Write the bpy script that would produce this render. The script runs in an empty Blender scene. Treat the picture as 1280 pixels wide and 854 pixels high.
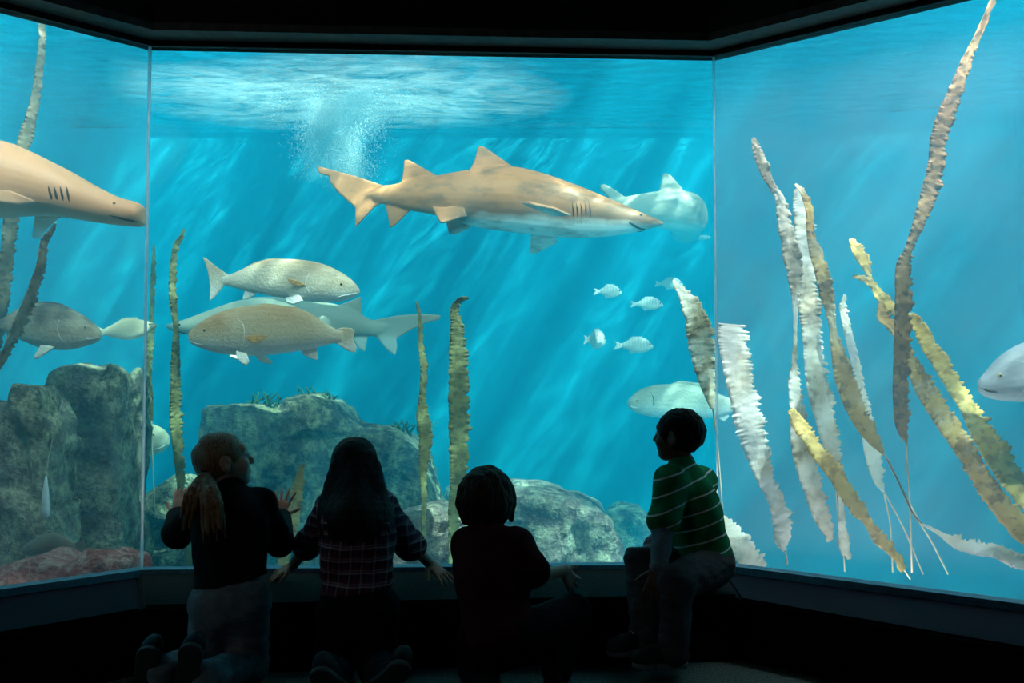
import bpy, bmesh, math, random
import numpy as np
from mathutils import Vector, Matrix, noise as mnoise

random.seed(7)
np.random.seed(7)
SC = bpy.context.scene
COL = SC.collection

# ------------------------------------------------------------------ camera
F = 1236.0            # focal length in pixels of the 1280 x 854 frame
EYE = 1.06            # camera height
PITCH = 0.0434
cam_d = bpy.data.cameras.new('camera')
cam = bpy.data.objects.new('camera', cam_d)
COL.objects.link(cam)
cam_d.sensor_width = 36.0
cam_d.sensor_fit = 'HORIZONTAL'
cam_d.lens = 36.0 * F / 1280.0
cam_d.clip_start = 0.05
cam_d.clip_end = 100
cam.location = (0, 0, EYE)
cam.rotation_euler = (math.pi / 2 + PITCH, 0, 0)
SC.camera = cam
CP, SP = math.cos(PITCH), math.sin(PITCH)


def at(px, py, D):
    """Point of the place seen at photograph pixel (px, py), D metres in front of the camera (along the floor)."""
    a = (px - 640.0) / F
    b = -(py - 427.0) / F
    x, y, z = a, CP - b * SP, SP + b * CP
    s = D / y
    return Vector((x * s, D, EYE + z * s))


# ------------------------------------------------------------------ small helpers
def tag(o, label=None, cat=None, group=None, kind=None):
    if label: o['label'] = label
    if cat: o['category'] = cat
    if group: o['group'] = group
    if kind: o['kind'] = kind
    return o


def link(name, me, mat=None, parent=None, smooth=True):
    o = bpy.data.objects.new(name, me)
    COL.objects.link(o)
    if mat is not None:
        for m in (mat if isinstance(mat, (list, tuple)) else [mat]):
            me.materials.append(m)
    if smooth and len(me.polygons):
        me.polygons.foreach_set('use_smooth', [True] * len(me.polygons))
    if parent is not None:
        o.parent = parent
    return o


def empty(name, loc=(0, 0, 0)):
    o = bpy.data.objects.new(name, None)
    o.empty_display_size = 0.05
    o.location = loc
    COL.objects.link(o)
    return o


def mesh_np(name, verts, faces):
    me = bpy.data.meshes.new(name)
    me.from_pydata([tuple(map(float, v)) for v in verts], [], [tuple(map(int, f)) for f in faces])
    me.update()
    return me


def bm_mesh(name, bm):
    bmesh.ops.recalc_face_normals(bm, faces=bm.faces[:])
    me = bpy.data.meshes.new(name)
    bm.to_mesh(me)
    bm.free()
    return me


def prism(bm, foot, z0, z1):
    """Vertical prism over a footprint of (x, y) points."""
    lo = [bm.verts.new((x, y, z0)) for x, y in foot]
    hi = [bm.verts.new((x, y, z1)) for x, y in foot]
    n = len(foot)
    bm.faces.new(lo[::-1]); bm.faces.new(hi)
    for i in range(n):
        bm.faces.new((lo[i], lo[(i + 1) % n], hi[(i + 1) % n], hi[i]))


def tube(bm, pts, radii, n=8):
    pts = [Vector(p) for p in pts]
    rings = []
    for i, p in enumerate(pts):
        t = (pts[min(i + 1, len(pts) - 1)] - pts[max(i - 1, 0)]).normalized()
        a = t.cross(Vector((0.31, 0.9, 0.2))).normalized()
        b = t.cross(a)
        r = radii[i] if hasattr(radii, '__len__') else radii
        rings.append([bm.verts.new(p + (a * math.cos(2 * math.pi * k / n) + b * math.sin(2 * math.pi * k / n)) * r) for k in range(n)])
    for A, B in zip(rings, rings[1:]):
        for k in range(n):
            bm.faces.new((A[k], A[(k + 1) % n], B[(k + 1) % n], B[k]))
    bm.faces.new(rings[0][::-1]); bm.faces.new(rings[-1])


def catmull(P, n):
    """n points on a smooth curve through the rows of P."""
    P = np.asarray(P, float)
    if len(P) == 2:
        t = np.linspace(0, 1, n)[:, None]
        return P[0] * (1 - t) + P[1] * t
    Q = np.vstack([2 * P[0] - P[1], P, 2 * P[-1] - P[-2]])
    seg = len(P) - 1
    out = []
    for u in np.linspace(0, seg, n):
        i = min(int(u), seg - 1)
        t = u - i
        a, b, c, d = Q[i], Q[i + 1], Q[i + 2], Q[i + 3]
        out.append(0.5 * ((2 * b) + (c - a) * t + (2 * a - 5 * b + 4 * c - d) * t * t + (3 * b - a - 3 * c + d) * t ** 3))
    return np.array(out)


# ------------------------------------------------------------------ materials
class NT:
    def __init__(self, name):
        self.m = bpy.data.materials.new(name)
        self.m.use_nodes = True
        self.t = self.m.node_tree
        self.t.nodes.clear()
        self.out = self.n('ShaderNodeOutputMaterial')

    def n(self, typ, **kw):
        nd = self.t.nodes.new(typ)
        for k, v in kw.items():
            if k.startswith('i_'):
                key = k[2:]
                nd.inputs[int(key) if key.isdigit() else key.replace('_', ' ')].default_value = v
            else:
                setattr(nd, k, v)
        return nd

    def l(self, a, b):
        self.t.links.new(a, b)

    def coord(self, scale=(1, 1, 1), rot=(0, 0, 0), loc=(0, 0, 0)):
        tc = self.n('ShaderNodeTexCoord')
        mp = self.n('ShaderNodeMapping')
        mp.inputs['Scale'].default_value = scale
        mp.inputs['Rotation'].default_value = rot
        mp.inputs['Location'].default_value = loc
        self.l(tc.outputs['Object'], mp.inputs['Vector'])
        return mp.outputs['Vector']

    def noise(self, vec, scale, detail=4, rough=0.55, dist=0.0):
        nd = self.n('ShaderNodeTexNoise')
        nd.inputs['Scale'].default_value = scale
        nd.inputs['Detail'].default_value = detail
        nd.inputs['Roughness'].default_value = rough
        nd.inputs['Distortion'].default_value = dist
        self.l(vec, nd.inputs['Vector'])
        return nd.outputs['Fac']

    def ramp(self, fac, stops, interp='LINEAR'):
        r = self.n('ShaderNodeValToRGB')
        r.color_ramp.interpolation = interp
        e = r.color_ramp.elements
        while len(e) < len(stops):
            e.new(0.5)
        for k, (p, c) in zip(e, stops):
            k.position = p
            k.color = tuple(c) + (1,) if len(c) == 3 else c
        self.l(fac, r.inputs['Fac'])
        return r.outputs['Color']

    def mix(self, fac, a, b, blend='MIX'):
        x = self.n('ShaderNodeMix', data_type='RGBA', blend_type=blend)
        for s, v in ((x.inputs[0], fac), (x.inputs[6], a), (x.inputs[7], b)):
            if hasattr(v, 'is_linked'):
                self.l(v, s)
            else:
                s.default_value = v if isinstance(v, (int, float)) else tuple(v) + (1,)
        return x.outputs[2]

    def math(self, op, a, b=0.0, c=0.0, clamp=False):
        x = self.n('ShaderNodeMath', operation=op, use_clamp=clamp)
        for s, v in zip(x.inputs, (a, b, c)):
            if hasattr(v, 'is_linked'):
                self.l(v, s)
            else:
                s.default_value = v
        return x.outputs[0]

    def sep(self, vec):
        s = self.n('ShaderNodeSeparateXYZ')
        self.l(vec, s.inputs[0])
        return s.outputs

    def bump(self, h, strength=0.3, dist=0.01):
        b = self.n('ShaderNodeBump')
        b.inputs['Strength'].default_value = strength
        b.inputs['Distance'].default_value = dist
        self.l(h, b.inputs['Height'])
        return b.outputs['Normal']

    def principled(self, color, rough=0.6, spec=0.3, normal=None, **kw):
        p = self.n('ShaderNodeBsdfPrincipled')
        if hasattr(color, 'is_linked'):
            self.l(color, p.inputs['Base Color'])
        else:
            p.inputs['Base Color'].default_value = tuple(color) + (1,)
        if hasattr(rough, 'is_linked'):
            self.l(rough, p.inputs['Roughness'])
        else:
            p.inputs['Roughness'].default_value = rough
        p.inputs['Specular IOR Level'].default_value = spec
        for k, v in kw.items():
            p.inputs[k.replace('_', ' ')].default_value = v
        if normal is not None:
            self.l(normal, p.inputs['Normal'])
        self.l(p.outputs[0], self.out.inputs['Surface'])
        return p


def simple(name, color, rough=0.7, spec=0.25, nscale=40, namp=0.25, bump=0.2, bdist=0.004):
    """A plain colour broken up by a fine grain."""
    T = NT(name)
    v = T.coord()
    n = T.noise(v, nscale, 5)
    lo = tuple(c * (1 - namp) for c in color)
    hi = tuple(min(1, c * (1 + namp)) for c in color)
    T.principled(T.ramp(n, [(0.3, lo), (0.7, hi)]), rough, spec, T.bump(n, bump, bdist))
    return T.m
WATER_SCATTER = (0.012, 0.62, 1.0, 1); WATER_SD = 0.075
WATER_ABS = (0.13, 0.82, 0.905, 1); WATER_AD = 0.25
SUN_E = 54.0; SUN_C = (1.0, 0.92, 0.78); SUN_DIR = (-0.46, 0.37, -0.81)
SKY_E = 850.0; SKY_C = (0.8, 0.95, 1.0)
FILL_E = (80.0, 30.0, 140.0)
ROOM_E = 6.0
EXPOSURE = 0.2
KELP_BIAS = -0.45
UP_FILL_E = (9.0, 4.0, 26.0)
# ------------------------------------------------------------------ the room and the tank
GL = Vector((-1.588, 4.282))     # the two corners of the window's glass
GR = Vector((0.912, 4.419))
AL, AR = math.radians(45.5), math.radians(40.2)
ZB, ZT = 0.27, 2.54              # bottom and top of the glass
DIRL = Vector((-math.cos(AL), -math.sin(AL)))
DIRR = Vector((math.cos(AR), -math.sin(AR)))
GLE = GL + DIRL * 1.9            # far ends of the side panes
GRE = GR + DIRR * 2.2
SURF = 3.82                      # water level
BED = -1.1                      # tank bottom
LINE = [GLE, GL, GR, GRE]


def offs(line, d):
    """The glass line moved d metres into the room (mitred corners)."""
    ns = []
    for a, b in zip(line, line[1:]):
        t = (b - a).normalized()
        ns.append(Vector((t.y, -t.x)))
    out = []
    for i, p in enumerate(line):
        if i == 0: out.append(p + ns[0] * d)
        elif i == len(line) - 1: out.append(p + ns[-1] * d)
        else:
            n = (ns[i - 1] + ns[i]).normalized()
            out.append(p + n * (d / n.dot(ns[i])))
    return out


def xy(p):
    return (p.x, p.y)


# materials of the setting
m_black = simple('black_paint', (0.012, 0.013, 0.015), 0.75, 0.2, 30, 0.3, 0.15)
m_dark_blue = simple('dark_blue_paint', (0.003, 0.0042, 0.011), 0.8, 0.06, 60, 0.35, 0.35)
m_concrete = simple('sill_concrete', (0.007, 0.007, 0.0075), 0.9, 0.08, 45, 0.6, 0.8, 0.008)
m_header = simple('header_plaster', (0.05, 0.052, 0.05), 0.6, 0.4, 25, 0.4, 0.2)
m_carpet = simple('carpet', (0.11, 0.19, 0.18), 0.95, 0.05, 110, 0.6, 0.9, 0.006)
m_frame = simple('frame_strip_paint', (0.06, 0.2, 0.3), 0.5, 0.3, 60, 0.3, 0.2)
m_gasket = simple('rubber_gasket', (0.006, 0.006, 0.007), 0.6, 0.2)

T = NT('silicone_seam')
v = T.coord((1, 1, 0.6))
n = T.noise(v, 30, 3)
c = T.ramp(n, [(0.3, (0.6, 0.72, 0.8)), (0.7, (0.95, 0.97, 1))])
tl = T.n('ShaderNodeBsdfTranslucent'); T.l(c, tl.inputs[0])
tr = T.n('ShaderNodeBsdfTransparent'); tr.inputs[0].default_value = (0.9, 0.96, 1, 1)
mx = T.n('ShaderNodeMixShader'); mx.inputs[0].default_value = 0.6
T.l(tr.outputs[0], mx.inputs[1]); T.l(tl.outputs[0], mx.inputs[2]); T.l(mx.outputs[0], T.out.inputs['Surface'])
m_seam = T.m


def acrylic(name, haze, tint=(0.985, 0.995, 0.995, 1)):
    T = NT(name)
    tr = T.n('ShaderNodeBsdfTransparent'); tr.inputs[0].default_value = tint
    gl = T.n('ShaderNodeBsdfGlossy'); gl.inputs['Roughness'].default_value = 0.02
    fr = T.n('ShaderNodeFresnel'); fr.inputs['IOR'].default_value = 1.2
    a = T.n('ShaderNodeMixShader')
    T.l(T.math('MULTIPLY', fr.outputs[0], 0.25), a.inputs[0]); T.l(tr.outputs[0], a.inputs[1]); T.l(gl.outputs[0], a.inputs[2])
    tl = T.n('ShaderNodeBsdfTranslucent'); tl.inputs[0].default_value = (1, 0.95, 0.95, 1)
    b = T.n('ShaderNodeMixShader')
    n = T.noise(T.coord((1, 1, 1)), 3.0, 5, 0.6)
    T.l(T.math('MULTIPLY', n, haze * 2), b.inputs[0])
    T.l(a.outputs[0], b.inputs[1]); T.l(tl.outputs[0], b.inputs[2])
    T.l(b.outputs[0], T.out.inputs['Surface'])
    return T.m


def structure(name, me, mat, smooth=False):
    return tag(link(name, me, mat, smooth=smooth), kind='structure')


# floor, ceiling, walls of the viewing room
bm = bmesh.new(); prism(bm, [(-3.6, -2.5), (3.6, -2.5), (3.6, 4.0), (-3.6, 4.0)], -0.1, 0.0)
structure('floor', bm_mesh('floor', bm), m_carpet)
bm = bmesh.new(); prism(bm, [(-3.6, -2.5), (3.6, -2.5), (3.6, 2.6), (-3.6, 2.6)], 3.3, 3.4)
structure('ceiling', bm_mesh('ceiling', bm), m_black)
for nm, ft in (('wall_back', [(-3.7, -2.6), (3.7, -2.6), (3.7, -2.5), (-3.7, -2.5)]),
               ('wall_left', [(-3.7, -2.6), (-3.6, -2.6), (-3.6, 3.4), (-3.7, 3.4)]),
               ('wall_right', [(3.6, -2.6), (3.7, -2.6), (3.7, 3.4), (3.6, 3.4)])):
    bm = bmesh.new(); prism(bm, ft, -0.1, 3.4)
    structure(nm, bm_mesh(nm, bm), m_black)

# low wall under the window: bench in the middle, painted curbs at the sides
fr0, fr1 = offs(LINE, 0.02), offs(LINE, 0.60)
back = offs(LINE, -0.10)
bench = [(-1.60, 4.262), (-1.352, 3.655), (0.872, 3.835), (0.922, 4.398)]
bm = bmesh.new()
prism(bm, bench, 0.0, 0.252)
bmesh.ops.bevel(bm, geom=[e for e in bm.edges if abs(e.verts[0].co.z - e.verts[1].co.z) < 1e-5 and e.verts[0].co.z > 0.2],
                offset=0.012, segments=3, affect='EDGES')
bmesh.ops.triangulate(bm, faces=[f for f in bm.faces if len(f.verts) > 4])
structure('trim_1', bm_mesh('bench', bm), m_concrete)
for nm, ft in (('trim_2', [xy(GLE), (-1.602, 4.264), (-1.356, 3.668), xy(fr1[0])]),
               ('trim_3', [(0.926, 4.40), xy(GRE), xy(fr1[3]), (0.878, 3.845)])):
    bm = bmesh.new(); prism(bm, ft, 0.0, 0.238)
    bmesh.ops.bevel(bm, geom=[e for e in bm.edges if abs(e.verts[0].co.z - e.verts[1].co.z) < 1e-5 and e.verts[0].co.z > 0.2],
                    offset=0.01, segments=2, affect='EDGES')
    structure(nm, bm_mesh(nm, bm), m_dark_blue)
# the tank's own wall below and above the glass
for nm, z0, z1 in (('wall_lower', BED - 0.1, ZB - 0.03), ('wall_upper', ZT + 0.03, SURF + 0.04)):
    for k in range(3):
        bm = bmesh.new()
        prism(bm, [xy(back[k]), xy(LINE[k]), xy(LINE[k + 1]), xy(back[k + 1])][::-1], z0, z1)
        structure(nm, bm_mesh(nm, bm), m_black)
# frame strip at the foot of the glass and gasket at its head
for k in range(3):
    for nm, d0, d1, z0, z1, m in (('window_frame_foot', -0.045, 0.03, ZB - 0.03, ZB + 0.0, m_frame),
                                  ('window_frame_head', -0.045, 0.02, ZT, ZT + 0.03, m_gasket)):
        A, B = offs(LINE, d0), offs(LINE, d1)
        bm = bmesh.new(); prism(bm, [xy(A[k]), xy(B[k]), xy(B[k + 1]), xy(A[k + 1])], z0, z1)
        structure(nm, bm_mesh(nm, bm), m)
# header: a soffit that juts out over the window
h0, h1 = offs(LINE, 0.0), offs(LINE, 0.145)
for k in range(3):
    bm = bmesh.new(); prism(bm, [xy(h0[k]), xy(h1[k]), xy(h1[k + 1]), xy(h0[k + 1])], ZT + 0.025, ZT + 0.06)
    structure('trim_4', bm_mesh('lintel', bm), m_header)
    bm = bmesh.new(); prism(bm, [xy(h0[k]), xy(offs(LINE, 0.143)[k]), xy(offs(LINE, 0.143)[k + 1]), xy(h0[k + 1])], ZT + 0.06, 3.35)
    structure('wall_front', bm_mesh('header', bm), m_black)
bm = bmesh.new(); prism(bm, [(-3.6, 2.6), (3.6, 2.6), xy(offs(LINE, 0.1)[3]), xy(offs(LINE, 0.1)[2]), xy(offs(LINE, 0.1)[1]), xy(offs(LINE, 0.1)[0])], 3.3, 3.4)
structure('ceiling', bm_mesh('ceiling_front', bm), m_black)
for nm, a, b in (('wall_left', (-3.65, 3.4), xy(GLE)), ('wall_right', xy(GRE), (3.65, 3.4))):
    bm = bmesh.new(); prism(bm, [a, (a[0], a[1] - .05), (b[0], b[1] - .05), b], -0.1, 3.4)
    structure(nm, bm_mesh(nm, bm), m_black)

# the three panes
m_clear = acrylic('clear_acrylic', 0.006)
m_veiled_left = acrylic('left_acrylic', 0.05)  # pale veil in the pane, put in for the brighter lit water behind
m_veiled_right = acrylic('veiled_right_acrylic', 0.085, (0.96, 0.90, 0.92, 1))  # sunlit haze and shafts of the water put into the pane's colour
i0, i1 = offs(LINE, 0.0), offs(LINE, -0.04)
for k, (nm, m) in enumerate((('window_1', m_veiled_left), ('window_2', m_clear), ('window_3', m_veiled_right))):
    bm = bmesh.new(); prism(bm, [xy(i0[k]), xy(i0[k + 1]), xy(i1[k + 1]), xy(i1[k])], ZB, ZT)
    structure(nm, bm_mesh(nm, bm), m)
for nm, c, w, m in (('window_frame_seam', GL, 0.014, m_seam), ('window_frame_seam', GR, 0.010, m_seam)):
    bm = bmesh.new()
    bmesh.ops.create_cone(bm, cap_ends=True, segments=10, radius1=w / 2, radius2=w / 2, depth=ZT - ZB,
                          matrix=Matrix.Translation((c.x, c.y - 0.004, (ZT + ZB) / 2)))
    structure(nm, bm_mesh(nm, bm), m, True)

# tank shell
TB = [(-7.5, 10.5), (2.1, 10.5), (4.9, 9.5), (7.6, 8.5)]
T = NT('blue_tank_paint')
v = T.coord()
n1 = T.noise(v, 0.6, 3)
n2 = T.noise(v, 5, 6)
c = T.mix(T.ramp(n2, [(0.35, (0, 0, 0)), (0.75, (0.5, 0.5, 0.5))]), T.ramp(n1, [(0.3, (0.003, 0.24, 0.38)), (0.7, (0.006, 0.36, 0.52))]), (0.02, 0.42, 0.52))
T.principled(c, 0.8, 0.1)
m_tank = T.m
ring = [xy(GLE), (-7.5, GLE.y)] + TB + [(7.6, GRE.y), xy(GRE)]
for i in range(1, len(ring) - 2):
    a, b = Vector(ring[i]), Vector(ring[i + 1])
    t = (b - a).normalized(); nrm = Vector((-t.y, t.x))
    bm = bmesh.new(); prism(bm, [xy(a), xy(a + nrm * .2), xy(b + nrm * .2), xy(b)], BED - .1, SURF - .013)
    structure('wall_tank', bm_mesh('wall_tank', bm), m_tank)
    bm = bmesh.new(); prism(bm, [xy(a - nrm * .05), xy(a + nrm * .26), xy(b + nrm * .26), xy(b - nrm * .05)], SURF - .012, SURF + .03)  # dark lip added to block sunlight and the view of the lit wall top
    structure('trim_blocker', bm_mesh('sun_blocker', bm), m_gasket)
for a, b in (((-7.6, GLE.y), xy(GLE)), (xy(GRE), (7.7, GRE.y))):
    bm = bmesh.new(); prism(bm, [a, (a[0], a[1] - .2), (b[0], b[1] - .2), b], BED - .1, SURF - .013)
    structure('wall_tank', bm_mesh('wall_tank', bm), m_tank)
bm = bmesh.new(); prism(bm, [(-7.7, 2.2), (7.8, 2.2), (7.8, 10.7), (-7.7, 10.7)], BED - .1, BED)
T = NT('tank_bed')
v = T.coord(); n = T.noise(v, 9, 6)
T.principled(T.ramp(n, [(0.3, (0.03, 0.2, 0.3)), (0.7, (0.1, 0.4, 0.5))]), 0.9, 0.1, T.bump(n, 0.5, 0.03))
structure('ground', bm_mesh('tank_bed', bm), T.m)

# water body: a closed volume against the inner face of the glass
wf = offs(LINE, -0.042)
foot = [xy(p) for p in wf] + [(7.6, GRE.y)] + TB[::-1] + [(-7.5, GLE.y)]
bm = bmesh.new(); prism(bm, foot, BED, SURF - 0.06)
T = NT('sea_water')
sca = T.n('ShaderNodeVolumeScatter'); sca.inputs['Color'].default_value = WATER_SCATTER; sca.inputs['Density'].default_value = WATER_SD
sca.inputs['Anisotropy'].default_value = 0.0
ab = T.n('ShaderNodeVolumeAbsorption'); ab.inputs['Color'].default_value = WATER_ABS; ab.inputs['Density'].default_value = WATER_AD
ad = T.n('ShaderNodeAddShader')
T.l(sca.outputs[0], ad.inputs[0]); T.l(ab.outputs[0], ad.inputs[1]); T.l(ad.outputs[0], T.out.inputs['Volume'])
tag(link('water', bm_mesh('water', bm), T.m, smooth=False), kind='structure')

# rippled surface, seen from below: Fresnel reflection, daylight shaped by caustics and shafts painted into its transmission colour
T = NT('water_surface')
v = T.coord()
w = T.n('ShaderNodeTexNoise'); w.inputs['Scale'].default_value = 1.3; w.inputs['Detail'].default_value = 2
T.l(v, w.inputs['Vector'])
wv = T.n('ShaderNodeVectorMath', operation='MULTIPLY_ADD')
T.l(w.outputs['Color'], wv.inputs[0]); wv.inputs[1].default_value = (0.55, 0.55, 0); T.l(v, wv.inputs[2])


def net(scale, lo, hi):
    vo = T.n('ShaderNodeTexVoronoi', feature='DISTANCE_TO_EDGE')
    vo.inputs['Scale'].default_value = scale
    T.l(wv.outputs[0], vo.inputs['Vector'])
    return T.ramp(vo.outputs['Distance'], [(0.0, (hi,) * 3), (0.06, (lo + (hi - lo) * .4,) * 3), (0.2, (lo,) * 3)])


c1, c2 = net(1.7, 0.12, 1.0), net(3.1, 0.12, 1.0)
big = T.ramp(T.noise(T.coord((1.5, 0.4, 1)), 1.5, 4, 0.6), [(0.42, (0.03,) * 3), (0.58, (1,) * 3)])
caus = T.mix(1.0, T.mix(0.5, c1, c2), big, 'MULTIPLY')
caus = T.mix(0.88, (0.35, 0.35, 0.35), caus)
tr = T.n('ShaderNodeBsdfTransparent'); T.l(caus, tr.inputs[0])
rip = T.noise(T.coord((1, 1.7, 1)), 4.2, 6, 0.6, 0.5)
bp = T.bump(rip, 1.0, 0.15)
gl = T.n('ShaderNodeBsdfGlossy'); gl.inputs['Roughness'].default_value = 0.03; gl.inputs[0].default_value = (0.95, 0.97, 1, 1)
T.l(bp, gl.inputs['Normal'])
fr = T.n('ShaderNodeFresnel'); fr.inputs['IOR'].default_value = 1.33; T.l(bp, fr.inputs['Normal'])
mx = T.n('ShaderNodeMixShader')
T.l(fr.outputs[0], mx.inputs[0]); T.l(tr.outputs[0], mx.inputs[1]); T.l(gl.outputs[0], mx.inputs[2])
# foam lying on the surface round the place where the inlet falls in
s = T.sep(v)
dx = T.math('DIVIDE', T.math('SUBTRACT', s[0], -1.6), 2.2)
dy = T.math('DIVIDE', T.math('SUBTRACT', s[1], 9.3), 1.3)
rr = T.math('SQRT', T.math('ADD', T.math('MULTIPLY', dx, dx), T.math('MULTIPLY', dy, dy)))
fo = T.math('SUBTRACT', 1.0, rr, clamp=True)
fn = T.ramp(T.noise(T.coord((1, 2.2, 1)), 2.2, 8, 0.72, 0.5), [(0.36, (0, 0, 0)), (0.62, (1, 1, 1))])
fo = T.math('MULTIPLY', T.math('MULTIPLY', fo, T.math('SUBTRACT', 1.6, fo)), T.math('MULTIPLY', fn, 0.10), clamp=True)
df = T.n('ShaderNodeBsdfTranslucent'); df.inputs[0].default_value = (0.85, 0.9, 0.9, 1)
m2 = T.n('ShaderNodeMixShader'); T.l(fo, m2.inputs[0]); T.l(mx.outputs[0], m2.inputs[1]); T.l(df.outputs[0], m2.inputs[2])
T.l(m2.outputs[0], T.out.inputs['Surface'])
# with the two long swells in the mesh itself
nx, ny = 110, 70
xs, ys = np.linspace(-7.49, 7.59, nx), np.linspace(2.7, 10.49, ny)
X, Y = np.meshgrid(xs, ys)
Z = SURF - 0.03 + 0.012 * np.sin(2.3 * X + 1.1 * Y) + 0.010 * np.sin(-1.2 * X + 3.1 * Y + 1.0)
vs = np.stack([X, Y, Z], -1).reshape(-1, 3)
fs = [(j * nx + i, j * nx + i + 1, (j + 1) * nx + i + 1, (j + 1) * nx + i) for j in range(ny - 1) for i in range(nx - 1)]
keep = []
for f_ in fs:
    c_ = vs[list(f_)].mean(0)
    inside = True
    for a, b in zip(LINE, LINE[1:]):
        if (b.x - a.x) * (c_[1] - a.y) - (b.y - a.y) * (c_[0] - a.x) < 0.0 and min(a.x, b.x) - .2 <= c_[0] <= max(a.x, b.x) + .2:
            inside = False
    if inside: keep.append(f_)
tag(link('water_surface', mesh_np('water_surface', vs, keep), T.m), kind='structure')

# ------------------------------------------------------------------ light
W = bpy.data.worlds.new('world'); SC.world = W
W.use_nodes = True
bg = W.node_tree.nodes['Background']
bg.inputs[0].default_value = (0.55, 0.8, 1, 1); bg.inputs[1].default_value = 0.02
sd = bpy.data.lights.new('sun', 'SUN'); sd.energy = SUN_E; sd.angle = math.radians(0.8); sd.color = SUN_C
so = bpy.data.objects.new('sun', sd); COL.objects.link(so)
so.rotation_euler = Vector(SUN_DIR).normalized().to_track_quat('-Z', 'Y').to_euler()
so.location = (3, 4, 8)
ld = bpy.data.lights.new('skylight', 'AREA'); ld.shape = 'RECTANGLE'; ld.size = 14; ld.size_y = 5.5; ld.energy = SKY_E; ld.color = SKY_C
lo_ = bpy.data.objects.new('skylight', ld); COL.objects.link(lo_); lo_.location = (0, 6.6, 6.2)
# added fill lights above the glass, out of view, to brighten fish and kelp
for k in range(3):
    a_, b_ = LINE[k], LINE[k + 1]
    t_ = (b_ - a_).normalized(); n_ = Vector((-t_.y, t_.x))
    c_ = (a_ + b_) / 2 if k == 1 else ((b_ - t_ * .75) if k == 0 else (a_ + t_ * .85))
    td = bpy.data.lights.new('tank_fill_light', 'AREA'); td.shape = 'RECTANGLE'; td.size = 1.2; td.size_y = 0.25; td.energy = FILL_E[k]; td.color = (1, 0.94, 0.84)
    to = bpy.data.objects.new('tank_fill_light', td); COL.objects.link(to); to.location = (c_.x + n_.x * .22, c_.y + n_.y * .22, 3.25)
    to.rotation_euler = Vector((n_.x, n_.y, -1.0)).to_track_quat('-Z', 'Z').to_euler()
# and three more added fills hidden below the sill, to brighten from below
for k in range(3):
    a_, b_ = LINE[k], LINE[k + 1]
    t_ = (b_ - a_).normalized(); n_ = Vector((-t_.y, t_.x))
    c_ = (a_ + b_) / 2 if k == 1 else ((b_ - t_ * .8) if k == 0 else (a_ + t_ * .9))
    td = bpy.data.lights.new('tank_up_fill', 'AREA'); td.shape = 'RECTANGLE'; td.size = 1.3; td.size_y = 0.12; td.energy = UP_FILL_E[k]; td.color = (1, 0.95, 0.86)
    to = bpy.data.objects.new('tank_up_fill', td); COL.objects.link(to); to.location = (c_.x + n_.x * .2, c_.y + n_.y * .2, -0.12)
    to.rotation_euler = Vector((n_.x, n_.y, 1.1)).to_track_quat('-Z', 'Z').to_euler()
# dim house light from the left behind the visitors
rd = bpy.data.lights.new('ceiling_lamp', 'AREA'); rd.shape = 'DISK'; rd.size = 1.2; rd.energy = ROOM_E; rd.color = (1, 0.95, 0.88)
ro = bpy.data.objects.new('ceiling_lamp', rd); COL.objects.link(ro); ro.location = (-2.9, 0.1, 3.2)
ro.rotation_euler = Vector((2.0, 3.4, -2.8)).to_track_quat('-Z', 'Y').to_euler()

SC.view_settings.view_transform = 'Standard'
SC.view_settings.look = 'None'
SC.view_settings.gamma = 1
SC.view_settings.use_curve_mapping = False
SC.view_settings.exposure = EXPOSURE
cy = SC.cycles
cy.max_bounces = 8; cy.diffuse_bounces = 3; cy.glossy_bounces = 3; cy.transmission_bounces = 4
cy.volume_bounces = 1; cy.transparent_max_bounces = 24
cy.sample_clamp_indirect = 8
cy.use_denoising = True
try:
    cy.denoiser = 'OPENIMAGEDENOISE'
except Exception:
    pass
# ------------------------------------------------------------------ fish
def voxel_union(me, vox, smooth=4, sfac=0.5):
    """One continuous skin over overlapping closed pieces."""
    o = bpy.data.objects.new('tmp', me)
    COL.objects.link(o)
    r = o.modifiers.new('r', 'REMESH'); r.mode = 'VOXEL'; r.voxel_size = vox; r.adaptivity = 0
    if smooth:
        s = o.modifiers.new('s', 'SMOOTH'); s.iterations = smooth; s.factor = sfac
    dg = bpy.context.evaluated_depsgraph_get()
    out = bpy.data.meshes.new_from_object(o.evaluated_get(dg))
    bpy.data.objects.remove(o)
    bpy.data.meshes.remove(me)
    return out


def fin_piece(bm, pts, thick):
    """A closed plate over an outline of 3-D points, a little thinner at its rim."""
    n = len(pts)
    pts = [Vector(p) for p in pts]
    nr = Vector((0, 0, 0))
    for i in range(n):
        nr += pts[i].cross(pts[(i + 1) % n])
    nr.normalize()
    c = sum(pts, Vector()) / n
    A = [bm.verts.new(p + nr * thick / 2) for p in pts]
    B = [bm.verts.new(p - nr * thick / 2) for p in pts]
    fa = bm.faces.new(A); fb = bm.faces.new(B[::-1])
    for i in range(n):
        bm.faces.new((A[i], B[i], B[(i + 1) % n], A[(i + 1) % n]))
    bmesh.ops.triangulate(bm, faces=[fa, fb])


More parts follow.
